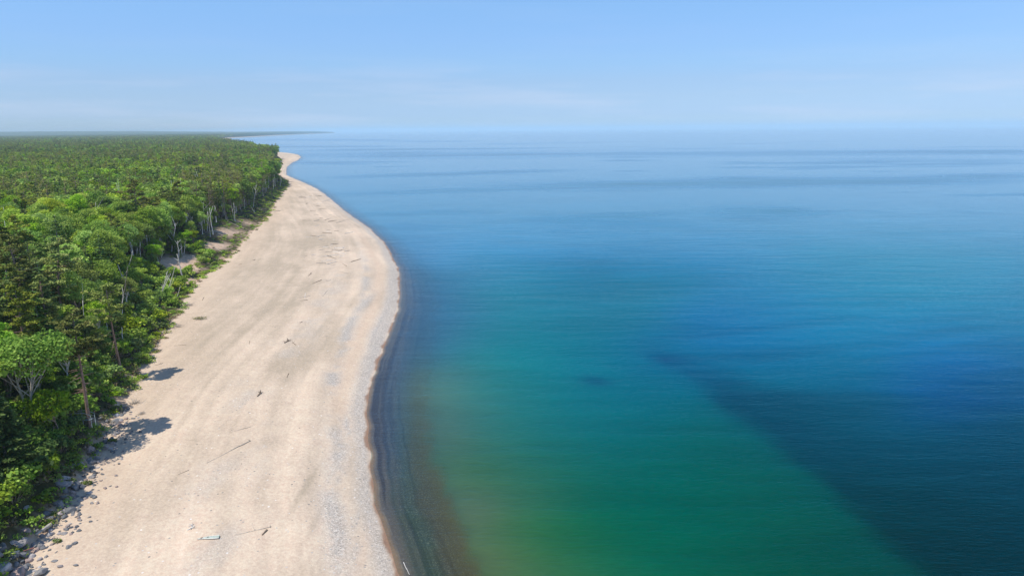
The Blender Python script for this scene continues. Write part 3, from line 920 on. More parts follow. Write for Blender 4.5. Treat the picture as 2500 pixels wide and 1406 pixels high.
HEROES = []
maple = broadleaf(901, h=15.5, R=5.6, cb=8.0, ncl=46, per=140, leaf=.42, bark=M_BARKL, fork=True, flat=.8)
e, p = hero("broadleaf_tree", [("crown", maple[0]), ("trunk", maple[1])], 82, 1070, 6.5,
            "wide green maple-like tree with a pale forked trunk, at the left edge", "tree", rz=.15)
HEROES.append((p, 6.0))
rp = pine(902, h=19.5, R=3.8, cb=12.0, nb=30, per=60, sparse_low=46)
e, p = hero("pine_tree", [("crown", rp[0]), ("trunk", rp[1])], 214, 1006, 6.5,
            "tall red-barked pine with rows of bare dead branches below its crown", "tree", rz=1.2)
HEROES.append((p, 3.6))
sp1 = spruce(903, h=12.5, R=4.0, cb=.8, layers=24, dens=1.3, card=.55, mat=leaf_material("bright_fir_needles", [(0, (.03, .065, .012)), (.6, (.085, .135, .03)), (1, (.16, .21, .05))], .15))
e, p = hero("spruce_tree", [("crown", sp1[0]), ("trunk", sp1[1])], 30, 1200, 5.0,
            "layered light green conifer at the left edge, in front of the forked tree", "tree")
HEROES.append((p, 4.5))
b2 = broadleaf(904, h=8.5, R=3.2, cb=2.5, ncl=22, per=110, leaf=.42)
e, p = hero("broadleaf_tree", [("crown", b2[0]), ("trunk", b2[1])], 150, 1075, 5.5,
            "small round green tree between the pale forked trunk and the tall pine", "tree")
HEROES.append((p, 3.6))
rp2 = pine(905, h=18, R=3.6, cb=11, nb=26, per=55, sparse_low=24)
e, p = hero("pine_tree", [("crown", rp2[0]), ("trunk", rp2[1])], 290, 870, 6.5,
            "pine with a leaning trunk standing over the shaded hollow behind the tallest pine", "tree", rz=2)
e.rotation_euler = (0, math.radians(-9), 2.0)
HEROES.append((p, 3.6))

# ------------------------------------------------------------------ forest layout
def kind_field(X, Y):
    """0 broadleaf, 1 pine, 2 spruce"""
    n = fbm(X / 34, Y / 55, 111, 3); m = fbm(X / 120, Y / 220, 117, 2)
    a, b = PX(X, Y, 22)
    pinep = .20 + .0 * n
    pinep = pinep + .6 * sstep(.53, .63, n) + .25 * sstep(.5, .62, m) * (Y > 250)
    pinep = pinep + .8 * np.exp(-((a - 90) / 190) ** 2 - ((b - 745) / 75) ** 2) + .8 * np.exp(-((a - 540) / 70) ** 2 - ((b - 450) / 60) ** 2)
    pinep = pinep - .8 * np.exp(-((a - 250) / 260) ** 2 - ((b - 560) / 80) ** 2) - .8 * np.exp(-((a - 600) / 60) ** 2 - ((b - 400) / 14) ** 2)
    pinep = pinep + .7 * np.exp(-((a - 100) / 180) ** 2 - ((b - 475) / 35) ** 2) + .12 * sstep(450, 380, b)
    return np.clip(pinep, .04, .9)


def scatter(y0, y1, step, seed):
    r = np.random.default_rng(seed); out = []
    ys_ = np.arange(y0, y1, step)
    for y in ys_:
        x1 = float(xtoe(y)) - float(crest_w(y)) * float(np.interp(y, [0, 125, 140, 170, 330, 400], [1.4, 1.4, 1.1, .98, .98, .72])) - 1.5
        x0 = -(.88 * y + 25)
        if x0 >= x1: continue
        xx = np.arange(x1, x0, -step)
        xx = xx + r.uniform(-.42, .42, len(xx)) * step
        xx[0] = x1 - r.uniform(0, 1.5)
        yy = y + r.uniform(-.42, .42, len(xx)) * step
        out.append(np.stack([xx, yy], 1))
    return np.concatenate(out)


MARKS = [(78, "the lower left boulders"), (99, "the pale forked tree"), (116, "the tall red-barked pine"), (135, "the leaning pine"), (160, "the dark hollow"),
         (190, "the green branch heap"), (212, "the leaning white trunks"), (245, "the pink sand scar"), (290, "the slope log"), (345, "the grey leaning trunks"),
         (430, "the far brush heaps"), (9999, "the beach bend")]


def mark(y):
    return next(m for lim_, m in MARKS if y < lim_)


near = scatter(48, 420, 4.5, 1)
mid = scatter(420, 1000, 5.2, 2)
far1 = scatter(1000, 2200, 8.0, 3)
far2 = scatter(2200, 6000, 17.0, 4)
keep = np.ones(len(near), bool)
for (p, rad) in HEROES:
    keep &= np.hypot(near[:, 0] - p[0], near[:, 1] - p[1]) > rad
# the pale forked tree and the tall pine stand free at the front
for (px, py, z, rad) in ((82, 1130, 5, 7), (30, 1290, 5, 6), (214, 1050, 5, 4.5), (150, 1180, 5, 6), (290, 900, 5, 4), (250, 960, 5, 4.5)):
    q = P(px, py, z); keep &= np.hypot(near[:, 0] - q[0], near[:, 1] - q[1]) > rad
keep &= near[:, 1] > 84
near = near[keep]
kp = kind_field(near[:, 0], near[:, 1])
ru = rng.uniform(size=len(near))
knd = np.where(ru < kp, 1, 0); knd = np.where((knd == 1) & (rng.uniform(size=len(near)) < .42), 2, knd)
dd = np.hypot(near[:, 0], near[:, 1])
zz_ = zland(near[:, 0], near[:, 1])
order = np.argsort(dd)
cnt = {0: 0, 1: 0, 2: 0}
rest = []
protos = {}
NAMES = {0: "broadleaf_tree", 1: "pine_tree", 2: "spruce_tree"}
VAR = {0: BL, 1: PN, 2: SPR}
FARV = {0: BLF, 1: PNF, 2: SPF}
ZONES = [(135, "near the camera"), (200, "behind the pale sandy scar"), (300, "in the middle of the shore forest"), (999, "in the farther part of the shore forest")]
LBL = {0: "leafy broadleaf tree", 1: "olive pine", 2: "dark pointed spruce"}
for i in order:
    x, y = near[i]; k = int(knd[i])
    lim = 300
    in_view = x > -(.76 * y + 6)
    if cnt[k] >= lim or not in_view or dd[i] > 330:
        rest.append(i); continue
    cnt[k] += 1
    v = int(rng.integers(len(VAR[k])))
    close = dd[i] < 215
    key = (k, v, close)
    if key not in protos:
        c, t = VAR[k][v]
        if close:
            e = make_thing(NAMES[k], [("crown", c), ("trunk", t)], (0, 0, 0))
        else:
            e = link(NAMES[k], joined(NAMES[k], c, t))
        protos[key] = e
    else:
        e = copy_thing(protos[key])
    s = float(rng.uniform(.72, 1.12)) * (1.0 if dd[i] > 130 else .95)
    e.location = (x, y, float(zz_[i]) - .2)
    e.rotation_euler = (float(rng.normal(0, .03)), float(rng.normal(0, .03)), float(rng.uniform(0, 6.28)))
    e.scale = (s * float(rng.uniform(.88, 1.15)), s * float(rng.uniform(.88, 1.15)), s * float(rng.uniform(.9, 1.1)))
    vw = float(xtoe(y)) - x - crest_w(y)
    size = "tall " if s > 1.0 else "low " if s < .84 else ""
    row = "on the bank crest by " if vw < 6 else "just inland, level with " if vw < 18 else "in the forest, level with " if vw < 45 else "far inland, level with "
    lab = size + LBL[k] + " " + row + mark(y)
    props(e, lab, "tree", size + NAMES[k].replace('_', ' ') + "s " + row + mark(y))

# ------------------------------------------------------------------ the rest of the forest: one object of instanced trees
src = bpy.data.collections.new("forest_sources")
srcs = []
for lst, nm in ((BLF, "broadleaf"), (PNF, "pine"), (SPF, "spruce")):
    for m in lst:
        o = bpy.data.objects.new("forest_source_%02d" % len(srcs), m); src.objects.link(o); srcs.append(o)


def gn_scatter(name, pts, idx, scl, rot, coll, extra_mesh=None):
    me = bpy.data.meshes.new(name)
    me.vertices.add(len(pts)); me.vertices.foreach_set("co", np.asarray(pts, np.float32).ravel())
    for nm, a, ty in (("kind_index", idx, 'INT'), ("size", scl, 'FLOAT'), ("turn", rot, 'FLOAT')):
        at = me.attributes.new(nm, ty, 'POINT'); at.data.foreach_set("value", np.asarray(a, np.int32 if ty == 'INT' else np.float32))
    o = link(name, me)
    ng = bpy.data.node_groups.new(name, 'GeometryNodeTree')
    ng.interface.new_socket("Geometry", in_out='INPUT', socket_type='NodeSocketGeometry')
    ng.interface.new_socket("Geometry", in_out='OUTPUT', socket_type='NodeSocketGeometry')
    N, L = ng.nodes, ng.links
    gi, go = N.new("NodeGroupInput"), N.new("NodeGroupOutput")
    ip = N.new("GeometryNodeInstanceOnPoints")
    ci = N.new("GeometryNodeCollectionInfo"); ci.inputs["Collection"].default_value = coll
    ci.inputs["Separate Children"].default_value = True; ci.inputs["Reset Children"].default_value = True
    ip.inputs["Pick Instance"].default_value = True
    def na(nm, ty):
        a = N.new("GeometryNodeInputNamedAttribute"); a.data_type = ty; a.inputs["Name"].default_value = nm
        return a.outputs["Attribute"]
    mp = N.new("GeometryNodeMeshToPoints")
    L.new(gi.outputs[0], mp.inputs["Mesh"]); L.new(mp.outputs["Points"], ip.inputs["Points"])
    L.new(ci.outputs[0], ip.inputs["Instance"])
    L.new(na("kind_index", 'INT'), ip.inputs["Instance Index"])
    cb = N.new("ShaderNodeCombineXYZ"); L.new(na("turn", 'FLOAT'), cb.inputs[2])
    L.new(cb.outputs[0], ip.inputs["Rotation"])
    L.new(na("size", 'FLOAT'), ip.inputs["Scale"])
    L.new(ip.outputs[0], go.inputs[0])
    md = o.modifiers.new("scatter", 'NODES'); md.node_group = ng
    return o


A = near[np.array(rest, int)] if rest else np.zeros((0, 2))
allp = np.concatenate([A, mid, far1, far2])
kp2 = kind_field(allp[:, 0], allp[:, 1])
kk = np.where(rng.uniform(size=len(allp)) < kp2, 1, 0)
kk = np.where((kk == 1) & (rng.uniform(size=len(allp)) < .5), 2, kk)
if len(A): kk[:len(A)] = knd[np.array(rest, int)]
nb_, np_, ns_ = len(BLF), len(PNF), len(SPF)
idx = np.where(kk == 0, rng.integers(0, nb_, len(allp)), np.where(kk == 1, nb_ + rng.integers(0, np_, len(allp)), nb_ + np_ + rng.integers(0, ns_, len(allp))))
scl = rng.uniform(.62, 1.2, len(allp))
scl[len(A) + len(mid):] *= 1.05
scl[len(A) + len(mid) + len(far1):] *= 1.25
pz = zland(allp[:, 0], allp[:, 1]) - .3 - np.where(np.arange(len(allp)) >= len(A) + len(mid) + len(far1), 3.5, 0)
fo = gn_scatter("forest", np.stack([allp[:, 0], allp[:, 1], pz], 1), idx, scl, rng.uniform(0, 6.28, len(allp)), src)
props(fo, "dense mixed forest reaching back to the horizon", "forest", kind='stuff')

# closed canopy of the far woods, kilometres away
M_CAN = NT("far_forest_canopy")
posn = M_CAN.n("ShaderNodeNewGeometry").outputs["Position"]
cn = M_CAN.ramp(M_CAN.noise(posn, .05, 6, .75), [(.35, (.018, .036, .016)), (.5, (.04, .075, .026)), (.62, (.07, .12, .034)), (.75, (.09, .10, .05))])
M_CANM = M_CAN.done(M_CAN.pbr(cn, .95, .05, M_CAN.bump(M_CAN.noise(posn, .09, 5, .7), 1.0, 9.0)).outputs[0])
Yc = Yr[(Yr > 1050) & (Yr < 40000)]
tc_ = np.concatenate([np.linspace(9, 60, 8), 60 + np.cumsum(np.geomspace(9, 2600, 110))])
Xc = xtoe(Yc)[:, None] - tc_[None, :]
Yc2 = np.repeat(Yc[:, None], Xc.shape[1], 1)
top = 13 + 7 * sstep(2200, 6500, Yc2)
top = top + (vnoise(Xc / 13, Yc2 / 13, 121) - .5) * 7 + (fbm(Xc / 60, Yc2 / 90, 123, 3) - .5) * 6
top = top * sstep(8.5, 26, np.repeat(tc_[None, :], len(Yc), 0)) * sstep(1040, 1250, Yc2)
Zc = zland(Xc, Yc2) + top - .5
can = link("far_woods", mesh_np("far_woods", np.stack([Xc, Yc2, Zc], -1).reshape(-1, 3), grid_faces(*Xc.shape)[:, ::-1], M_CANM, smooth=False))
props(can, "far-off woods covering the coast out to the blue hills", "woods", kind='stuff')

# ------------------------------------------------------------------ bank vegetation: shrubs
SH = [shrub(500 + i, R=R, h=h, mat=mt) for i, (R, h, mt) in enumerate([(1.7, 2.0, M_LEAFY), (2.2, 2.8, M_LEAF), (1.3, 1.5, M_LEAFY), (2.0, 2.2, M_LEAF), (2.6, 3.4, M_LEAF)])]
SH2 = [shrub(520 + i, R=1.8, h=2.4, leaf=.5, mat=M_SPRUCE) for i in range(2)]
spro = {}
r = np.random.default_rng(33)
cand = []
y = 62.0
while y < 560:
    cw = float(crest_w(y)); nrow = 3 if y < 140 else 5 if y < 260 else 3
    for j in range(nrow):
        v = r.uniform(.8 if y > 112 else 3.6, cw * .95 + 2)
        cand.append((float(xtoe(y)) - v, y + r.uniform(-1, 1), v))
    y += 1.9 if y < 140 else 3.0 if y < 260 else 6.0
nsh = 0
for (x, yy, v) in cand:
    sc_here = 0
    for (px, py, z, rx, ry, k) in SCARS:
        sc_here = max(sc_here, k * float(blob(np.array([x]), np.array([yy]), px, py, rx, ry, z)[0]))
    if sc_here > .35 or nsh >= 290: continue
    nsh += 1
    dark = r.uniform() < .15
    vi = int(r.integers(len(SH2) if dark else len(SH)))
    key = (dark, vi)
    f, st = (SH2 if dark else SH)[vi]
    if key not in spro:
        e = make_thing("shrub", [("foliage", f), ("stems", st)], (0, 0, 0)); spro[key] = e
    else:
        e = copy_thing(spro[key])
    s = float(r.uniform(.7, 1.35)) * (1.15 if yy < 120 else 1.1)
    if v < 3: s *= .6
    z = float(zland(np.array([x]), np.array([yy]))[0])
    e.location = (x, yy, z - .1); e.rotation_euler = (0, 0, float(r.uniform(0, 6.28))); e.scale = (s, s, s)
    seg = ("at the sand edge by " if v < 3 else "halfway up the bank by " if v < crest_w(yy) * .6 else "near the top of the bank by ") + mark(yy)
    sz_ = "big " if s > 1.15 else "small " if s < .8 else ""
    lab = sz_ + ("dark green" if dark else "bright green") + " leafy shrub " + seg
    props(e, lab, "shrub", sz_ + ("dark shrubs " if dark else "green shrubs ") + seg)

# young trees filling the edge of the wood
ypro = {}
r2 = np.random.default_rng(91)
for yv in np.concatenate([np.arange(86, 260, 1.9), np.arange(260, 640, 5.0)]):
    cw = float(crest_w(yv)); v = cw * r2.uniform(.62, 1.0) + r2.uniform(0, 4)
    x = float(xtoe(yv)) - v; yv = float(yv + r2.uniform(-1, 1))
    if any(math.hypot(x - p[0], yv - p[1]) < 3.0 for p, rad in HEROES): continue
    k = int(r2.choice([0, 0, 0, 2])); vi = int(r2.integers(3)); key = (k, vi)
    c, tr = VAR[k][vi]
    if key not in ypro: e = make_thing("young_tree", [("crown", c), ("trunk", tr)], (0, 0, 0)); ypro[key] = e
    else: e = copy_thing(ypro[key])
    s = float(r2.uniform(.30, .58)); z = float(zland(np.array([x]), np.array([yv]))[0])
    e.location = (x, yv, z - .2); e.rotation_euler = (0, 0, float(r2.uniform(0, 6.28))); e.scale = (s * 1.15, s * 1.15, s)
    lab = ("short" if s < .42 else "half-grown") + (" young spruce " if k == 2 else " young broadleaf tree ") + "at the forest edge by " + mark(yv)
    props(e, lab, "tree", lab.replace("tree at", "trees at").replace("spruce at", "spruces at"))

# low ground cover on the bank
srcu = bpy.data.collections.new("undergrowth_sources")
for i in range(4):
    rr = np.random.default_rng(540 + i); bg = Bag()
    n = 60; a = rr.uniform(0, 6.28, n); q = rr.uniform(0, .9, n)
    Pn = np.stack([np.cos(a) * q, np.sin(a) * q, rr.uniform(.05, .5, n)], 1)
    V, F = cards(Pn, rr.normal(size=(n, 3)) * .5 + [0, 0, .7], .34, .2, rr)
    bg.add(V, F, np.repeat(np.clip(rr.normal(.5, .2, n), 0, 1), 4))
    o = bpy.data.objects.new("undergrowth_source_%d" % i, bg.mesh("undergrowth", [M_LEAFY, M_LEAF, M_DRY, M_LEAF][i])); srcu.objects.link(o)
up_ = []
y = 60.0
while y < 700:
    cw = float(crest_w(y))
    for j in range(7):
        v = r.uniform(.3, cw + 3) if r.uniform() > .25 else r.uniform(-1.2, 1.5) if y > 120 else r.uniform(3.2, 6)
        if r.uniform() < (.25 if v < 1 else .8): up_.append((float(xtoe(y)) - v, y + r.uniform(-.5, .5)))
    y += .55 if y < 260 else 1.5
up_ = np.array(up_)
scv = np.zeros(len(up_))
for (px, py, z, rx, ry, k) in SCARS:
    scv = np.maximum(scv, k * blob(up_[:, 0], up_[:, 1], px, py, rx, ry, z))
up_ = up_[scv < rng.uniform(.1, .6, len(up_))]
ug = gn_scatter("undergrowth", np.stack([up_[:, 0], up_[:, 1], zland(up_[:, 0], up_[:, 1])], 1), rng.integers(0, 4, len(up_)), rng.uniform(.6, 1.5, len(up_)),
                rng.uniform(0, 6.28, len(up_)), srcu)
props(ug, "low weeds and brush covering the bank", "undergrowth", kind='stuff')

# ------------------------------------------------------------------ dead trees and leaning trunks
def line_thing(name, a, b, r0, mat, label, cat, group=None, sag=.0, kinks=.04, n=8, taper=.6, branches=0, seed=0, roots=False, flat=False):
    """a trunk, log or stick between two world points"""
    rr = np.random.default_rng(seed)
    a, b = np.array(a, float), np.array(b, float); L = np.linalg.norm(b - a)
    t = np.linspace(0, 1, n)[:, None]
    path = (b - a)[None, :] * t
    off = np.cumsum(rr.normal(size=(n, 3)) * kinks * L / n, 0); off -= off[-1] * t; off[:, 2] *= .4
    path = path + off; path[:, 2] += sag * np.sin(t[:, 0] * math.pi)
    bag = Bag()
    V, F = tube(path, r0 * (1 - taper * t[:, 0])); bag.add(V, F)
    for i in range(branches):
        k = rr.integers(2, n - 1); l = L * rr.uniform(.1, .3); d = rr.normal(size=3); d[2] = abs(d[2]) * .9 + .15
        d = d / np.linalg.norm(d) + (b - a) / L * .6
        V, F = tube([path[k], path[k] + d * l * .5 + rr.normal(size=3) * .04 * l, path[k] + d * l], [r0 * .45, r0 * .3, r0 * .12], 5, False); bag.add(V, F)
    if roots:
        for i in range(6):
            d = rr.normal(size=3); d -= d.dot((b - a) / L) * (b - a) / L * .7; d[2] = abs(d[2]); d /= np.linalg.norm(d)
            l = r0 * rr.uniform(2.5, 5)
            V, F = tube([path[0], path[0] + d * l * .5, path[0] + d * l + rr.normal(size=3) * .1], [r0 * .7, r0 * .45, r0 * .12], 5, False); bag.add(V, F)
    o = link(name, bag.mesh(name, mat, True), None, tuple(a))
    return props(o, label, cat, group)


def gz(px, py, z=2.0):
    """a point on the land surface seen at this place"""
    p = P(px, py, z)
    for _ in range(6):
        z = float(zland(np.array([p[0]]), np.array([p[1]]))[0]); p = P(px, py, z)
    return p


def up_from(base, px, py):
    """the point above the foot's distance (Y) that is seen at (px, py)"""
    d = MR @ np.array([(px - 1250) / FPX, -(py - 703) / FPX, -1.0])
    t = base[1] / d[1]
    return d * t + np.array([0, 0, CAMH])


def trunk(bpx, bpy_, tpx, tpy, r0, label, seed, mat=None, br=3, z=6.0, dy=0.0):
    b = P(bpx, bpy_, z); zz = float(zland(np.array([b[0]]), np.array([b[1]]))[0]); b = P(bpx, bpy_, zz)
    t = up_from(b, tpx, tpy); t = t + np.array([0, dy, 0])
    return line_thing("bare_tree", b, t, r0, mat or M_BARKW, label, "bare tree", None, 0, .09, 9, .7, br, seed)


TR = [(385, 742, 409, 662, .16, "leaning white bare trunk below the sandy scar, the longest of its clump", 4),
      (382, 738, 417, 668, .12, "second white bare trunk leaning right from the clump below the scar", 3),
      (405, 728, 426, 650, .12, "white bare trunk leaning right, just above the clump below the scar", 3),
      (447, 690, 432, 620, .20, "pale bare birch trunk standing in front of the pink sand scar", 3),
      (436, 628, 433, 588, .15, "thin white bare tree with a fork on top of the sandy scar", 5),
      (444, 622, 441, 585, .10, "short white stub beside the forked bare tree on the scar", 2),
      (449, 620, 452, 590, .11, "slim white bare trunk right of the forked bare tree on the scar", 3),
      (383, 622, 376, 590, .10, "thin white trunk in the dark gap left of the scar", 1),
      (393, 624, 389, 580, .12, "second thin white trunk in the dark gap left of the scar", 2),
      (420, 615, 428, 545, .16, "tall crooked white birch trunk above the sandy scar", 5),
      (465, 580, 470, 528, .14, "curved white trunk rising out of the bright green crowns", 4),
      (521, 575, 511, 508, .20, "tall straight white trunk leaning slightly on the bank crest", 1),
      (499, 565, 496, 494, .13, "thin pale trunk left of the tall straight white trunk", 3),
      (558, 540, 540, 478, .16, "grey leaning pine trunk beside the reddish bare brush", 2),
      (552, 536, 545, 480, .14, "second grey leaning trunk beside the reddish bare brush", 2),
      (575, 545, 571, 495, .14, "pale bare trunk standing among reddish brush", 2),
      (618, 506, 626, 452, .14, "curved white birch on the far bank near the beach bend", 4),
      (624, 525, 612, 502, .12, "white trunk fallen towards the beach past the reddish brush", 1),
      (642, 480, 642, 450, .14, "thin pale bare trunk near the beach bend", 1),
      (355, 640, 352, 620, .10, "small white stub among the crowns left of the scar", 1),
      (367, 630, 363, 572, .12, "thin straight white trunk left of the scar", 2),
      (300, 850, 297, 800, .14, "pale slim trunk in the dark hollow behind the tall pine", 1),
      (310, 862, 262, 820, .22, "grey trunk leaning left across the dark hollow", 0),
      (97, 1056, 118, 1004, .13, "short white leaning stick right of the pale forked trunk", 1),
      (121, 1068, 135, 1040, .08, "forked white twig in the shrubs near the grey railing", 2),
      (428, 740, 440, 700, .09, "thin white trunk leaning at the foot of the bank", 2),
      (363, 775, 368, 748, .14, "white forked snag in the shade above the beach", 5),
      (442, 712, 441, 690, .10, "short pale stump trunk at the foot of the sandy scar", 1)]
for i, (a, b, c, d, r0, lab, nbr) in enumerate(TR):
    trunk(a, b, c, d, r0 * 1.3, lab, 700 + i, br=nbr, mat=(M_BARKG if "grey" in lab else None))
for i, (a, b, h) in enumerate([(598, 480, 22), (604, 474, 26), (636, 462, 28), (650, 468, 30), (656, 460, 30), (668, 462, 26), (672, 455, 28), (684, 455, 24), (595, 473, 18), (612, 470, 20), (688, 447, 22), (692, 425, 16)]):
    o = trunk(a, b, a + random.uniform(-3, 3), b - h, .2, "pale bare trunk standing in the row above the beach bend", 760 + i, br=1, z=5)
    o['group'] = "pale bare trunks above the beach bend"
r3 = np.random.default_rng(19)
for i in range(84):
    yv = float(r3.uniform(120, 430)); deep = i >= 52; v = float(crest_w(yv)) * r3.uniform(.55, 1.1) + (r3.uniform(6, 55) if deep else r3.uniform(0, 5)); x = float(xtoe(yv)) - v
    z = float(zland(np.array([x]), np.array([yv]))[0]); h = float(r3.uniform(15, 20) if deep else r3.uniform(4.5, 12)); ln = r3.normal(size=2) * (.06 if deep else .15) * h
    line_thing("bare_tree", (x, yv, z - .2), (x + ln[0] + .06 * h, yv + ln[1], z + h), float(r3.uniform(.09, .16)), M_BARKW if i % 3 else M_BARKG,
               ("pale" if i % 3 else "grey") + " bare dead trunk, " + ("rising from the canopy level with " if deep else ("tall" if h > 8 else "short") + ", at the forest edge by ") + mark(yv), "bare tree",
               ("pale" if i % 3 else "grey") + " dead trunks " + ("in the canopy by " if deep else "at the forest edge by ") + mark(yv), 0, .08, 8, .7, int(r3.integers(1, 5)), 1000 + i)
# trunks lying on the bank
for i, (a, b, c, d, r0, lab) in enumerate([(540, 618, 500, 590, .10, "bleached thin log lying down the green bank slope"),
                                           (655, 520, 628, 512, .12, "grey fallen trunk on the far bank foot"),
                                           (470, 695, 455, 686, .18, "short bleached log at the foot of the sandy scar"),
                                           (595, 560, 560, 545, .10, "grey dead branch lying below the reddish brush"),
                                           (490, 645, 470, 628, .10, "thin grey log lying above the round bush"),
                                           (330, 860, 300, 846, .10, "dead grey branch lying in the dark hollow")]):
    A1, B1 = gz(a, b, 4), gz(c, d, 6)
    A1[2] += .3; B1[2] += .6
    line_thing("fallen_trunk", A1, B1, r0, M_DRIFT, lab, "fallen trunk", None, .1, .08, 7, .5, 2, 780 + i)

# ------------------------------------------------------------------ rocks along the foot of the near bank
def rock_mesh(seed):
    rr = np.random.default_rng(seed)
    import bmesh
    bm = bmesh.new(); bmesh.ops.create_icosphere(bm, subdivisions=3, radius=.5)
    V = np.array([v.co[:] for v in bm.verts])
    sc = rr.uniform(.75, 1.25, 3) * np.array([1.1, 1, .65])
    off = rr.uniform(0, 50, 3)
    n = fbm(V[:, 0] * 2.2 + off[0], V[:, 1] * 2.2 + V[:, 2] * 1.7 + off[1], seed, 3) - .5
    V = V * (1 + n[:, None] * .55)
    for k in range(7):      # broken flat faces
        d = rr.normal(size=3); d /= np.linalg.norm(d); lim = rr.uniform(.30, .42)
        q = V @ d; V -= np.where(q > lim, q - lim, 0)[:, None] * d
    V *= sc
    for v, c in zip(bm.verts, V): v.co = c
    me = bpy.data.meshes.new("rock"); bm.to_mesh(me); bm.free(); me.materials.append(M_ROCK)
    return me


RM = [rock_mesh(600 + i) for i in range(8)]
rock_line = [(20, 1412), (70, 1365), (105, 1320), (150, 1260), (185, 1205), (225, 1150), (262, 1090), (288, 1040), (305, 1000)]
RL = np.array([P(a, b, 2.2)[:2] for a, b in rock_line])
nr = 0
def place_rock(x, y, s, label, group=None, sink=.3):
    z = float(zland(np.array([x]), np.array([y]))[0])
    o = link("rock", RM[int(rng.integers(8))])
    o.location = (x, y, z + s * (.33 - sink)); o.rotation_euler = (float(rng.normal(0, .3)), float(rng.normal(0, .3)), float(rng.uniform(0, 6.28)))
    q = rng.uniform(.8, 1.2, 3) * s; o.scale = tuple(float(t) for t in q)
    return props(o, label, "rock", group)
for (a, b, s, lab) in [(100, 1392, 1.6, "olive-grey flat boulder on the sand, in the lower left corner"), (45, 1398, 1.6, "big pale bluish-white boulder in the lower left corner"),
                       (52, 1335, 1.6, "large teal-grey boulder in the shade at the foot of the near bank"), (60, 1352, 1.5, "large dark grey boulder just in front of the teal-grey one"),
                       (165, 1192, 1.5, "broad grey boulder topping the row above the log"), (182, 1190, 1.6, "broad pale grey boulder beside the weed tuft"),
                       (118, 1270, 1.1, "pinkish boulder in the row beside the shaded rocks"), (148, 1232, 1.2, "long light grey boulder lying on the rock heap's sand edge"),
                       (12, 1400, 1.5, "dark blue-grey boulder in the bottom left corner")]:
    p = P(a, b, 2.6); place_rock(p[0], p[1], s, lab, None, .15)
placed = []
for k in range(2400):
    if nr >= 285: break
    t = rng.uniform(0, 1) ** 1.1 * (len(RL) - 1); i = min(int(t), len(RL) - 2); f = t - i
    c = RL[i] * (1 - f) + RL[i + 1] * f
    side = rng.normal(-.35, 1.15)
    if rng.uniform() < .22: side = abs(rng.normal(0, 1)) * 1.8 + .8
    sc_ = 1.0 if side < .9 else .45
    x, y = c[0] + side * 1.05 + .1, c[1] - side * .3
    s = float(rng.uniform(.5, 1.45)) * sc_ * (1.1 if y < 85 else .95)
    if any(math.hypot(x - a, y - b) < (s + q) * .33 for a, b, q in placed): continue
    placed.append((x, y, s)); nr += 1
    where = ("scattered on the sand" if side > .9 else "on the sand side of the heap" if side > .1 else "in the middle of the heap" if side > -.9 else "under the shrubs beside the heap")
    part_ = ("at the lower left corner" if t < 1.4 else "below the weathered plank" if t < 2.6 else "between plank and olive weed" if t < 4.2 else "by the olive weed tuft" if t < 5.4
             else "in the shaded middle stretch" if t < 6.8 else "at the shaded far end")
    sz_ = "large " if s > 1.1 else "small " if s < .65 else ""
    place_rock(x, y, s, sz_ + "grey rock " + where + ", " + part_, sz_ + "rocks " + where + ", " + part_)

# ------------------------------------------------------------------ metal railing by the tall pine
def bar(bag, a, b, w=.04, col=0.5):
    V, F = tube([a, b], [w, w], 6); bag.add(V, F, col)
p0 = P(196, 1022, 5.6); zb = float(zland(np.array([p0[0]]), np.array([p0[1]]))[0])
rail = empty("stair_railing", (p0[0], p0[1], zb + .9)); props(rail, "grey metal stair railing with a white board at the foot of the tall pine", "railing")
SX_, SY_ = .85, 1.2
for s, yy in ((0, .9), (1, -.1)):
    bg = Bag(); pts = [(-2.1, yy, .1), (-1.3, yy, 1.15), (.45, yy, 1.35), (1.75, yy, .85)]
    for a, b in zip(pts[:-1], pts[1:]): bar(bg, a, b, .05)
    for a, b in zip(pts[:-1], pts[1:]): bar(bg, (a[0], a[1], a[2] - .5), (b[0], b[1], b[2] - .5), .03)
    link("handrail", bg.mesh("handrail", M_METAL), rail)
    for q in pts:
        bg = Bag(); bar(bg, (q[0], yy, -1.2), (q[0], yy, q[2]), .05); link("post", bg.mesh("post", M_METAL), rail)
import bmesh
def box_mesh(name, lo, hi, mat, bev=.01):
    bm = bmesh.new(); bmesh.ops.create_cube(bm, size=1)
    for v in bm.verts: v.co = [(l + h) / 2 + c * (h - l) for c, l, h in zip(v.co, lo, hi)]
    bmesh.ops.bevel(bm, geom=bm.edges[:], offset=bev, segments=1, affect='EDGES')
    me = bpy.data.meshes.new(name); bm.to_mesh(me); bm.free(); me.materials.append(mat); return me
link("board", box_mesh("board", (-1.6, -.35, -.15), (-.55, -.25, .35), M_WPLANK), rail)
link("step", box_mesh("step", (.6, -.1, .0), (1.6, .9, .07), M_METAL), rail)

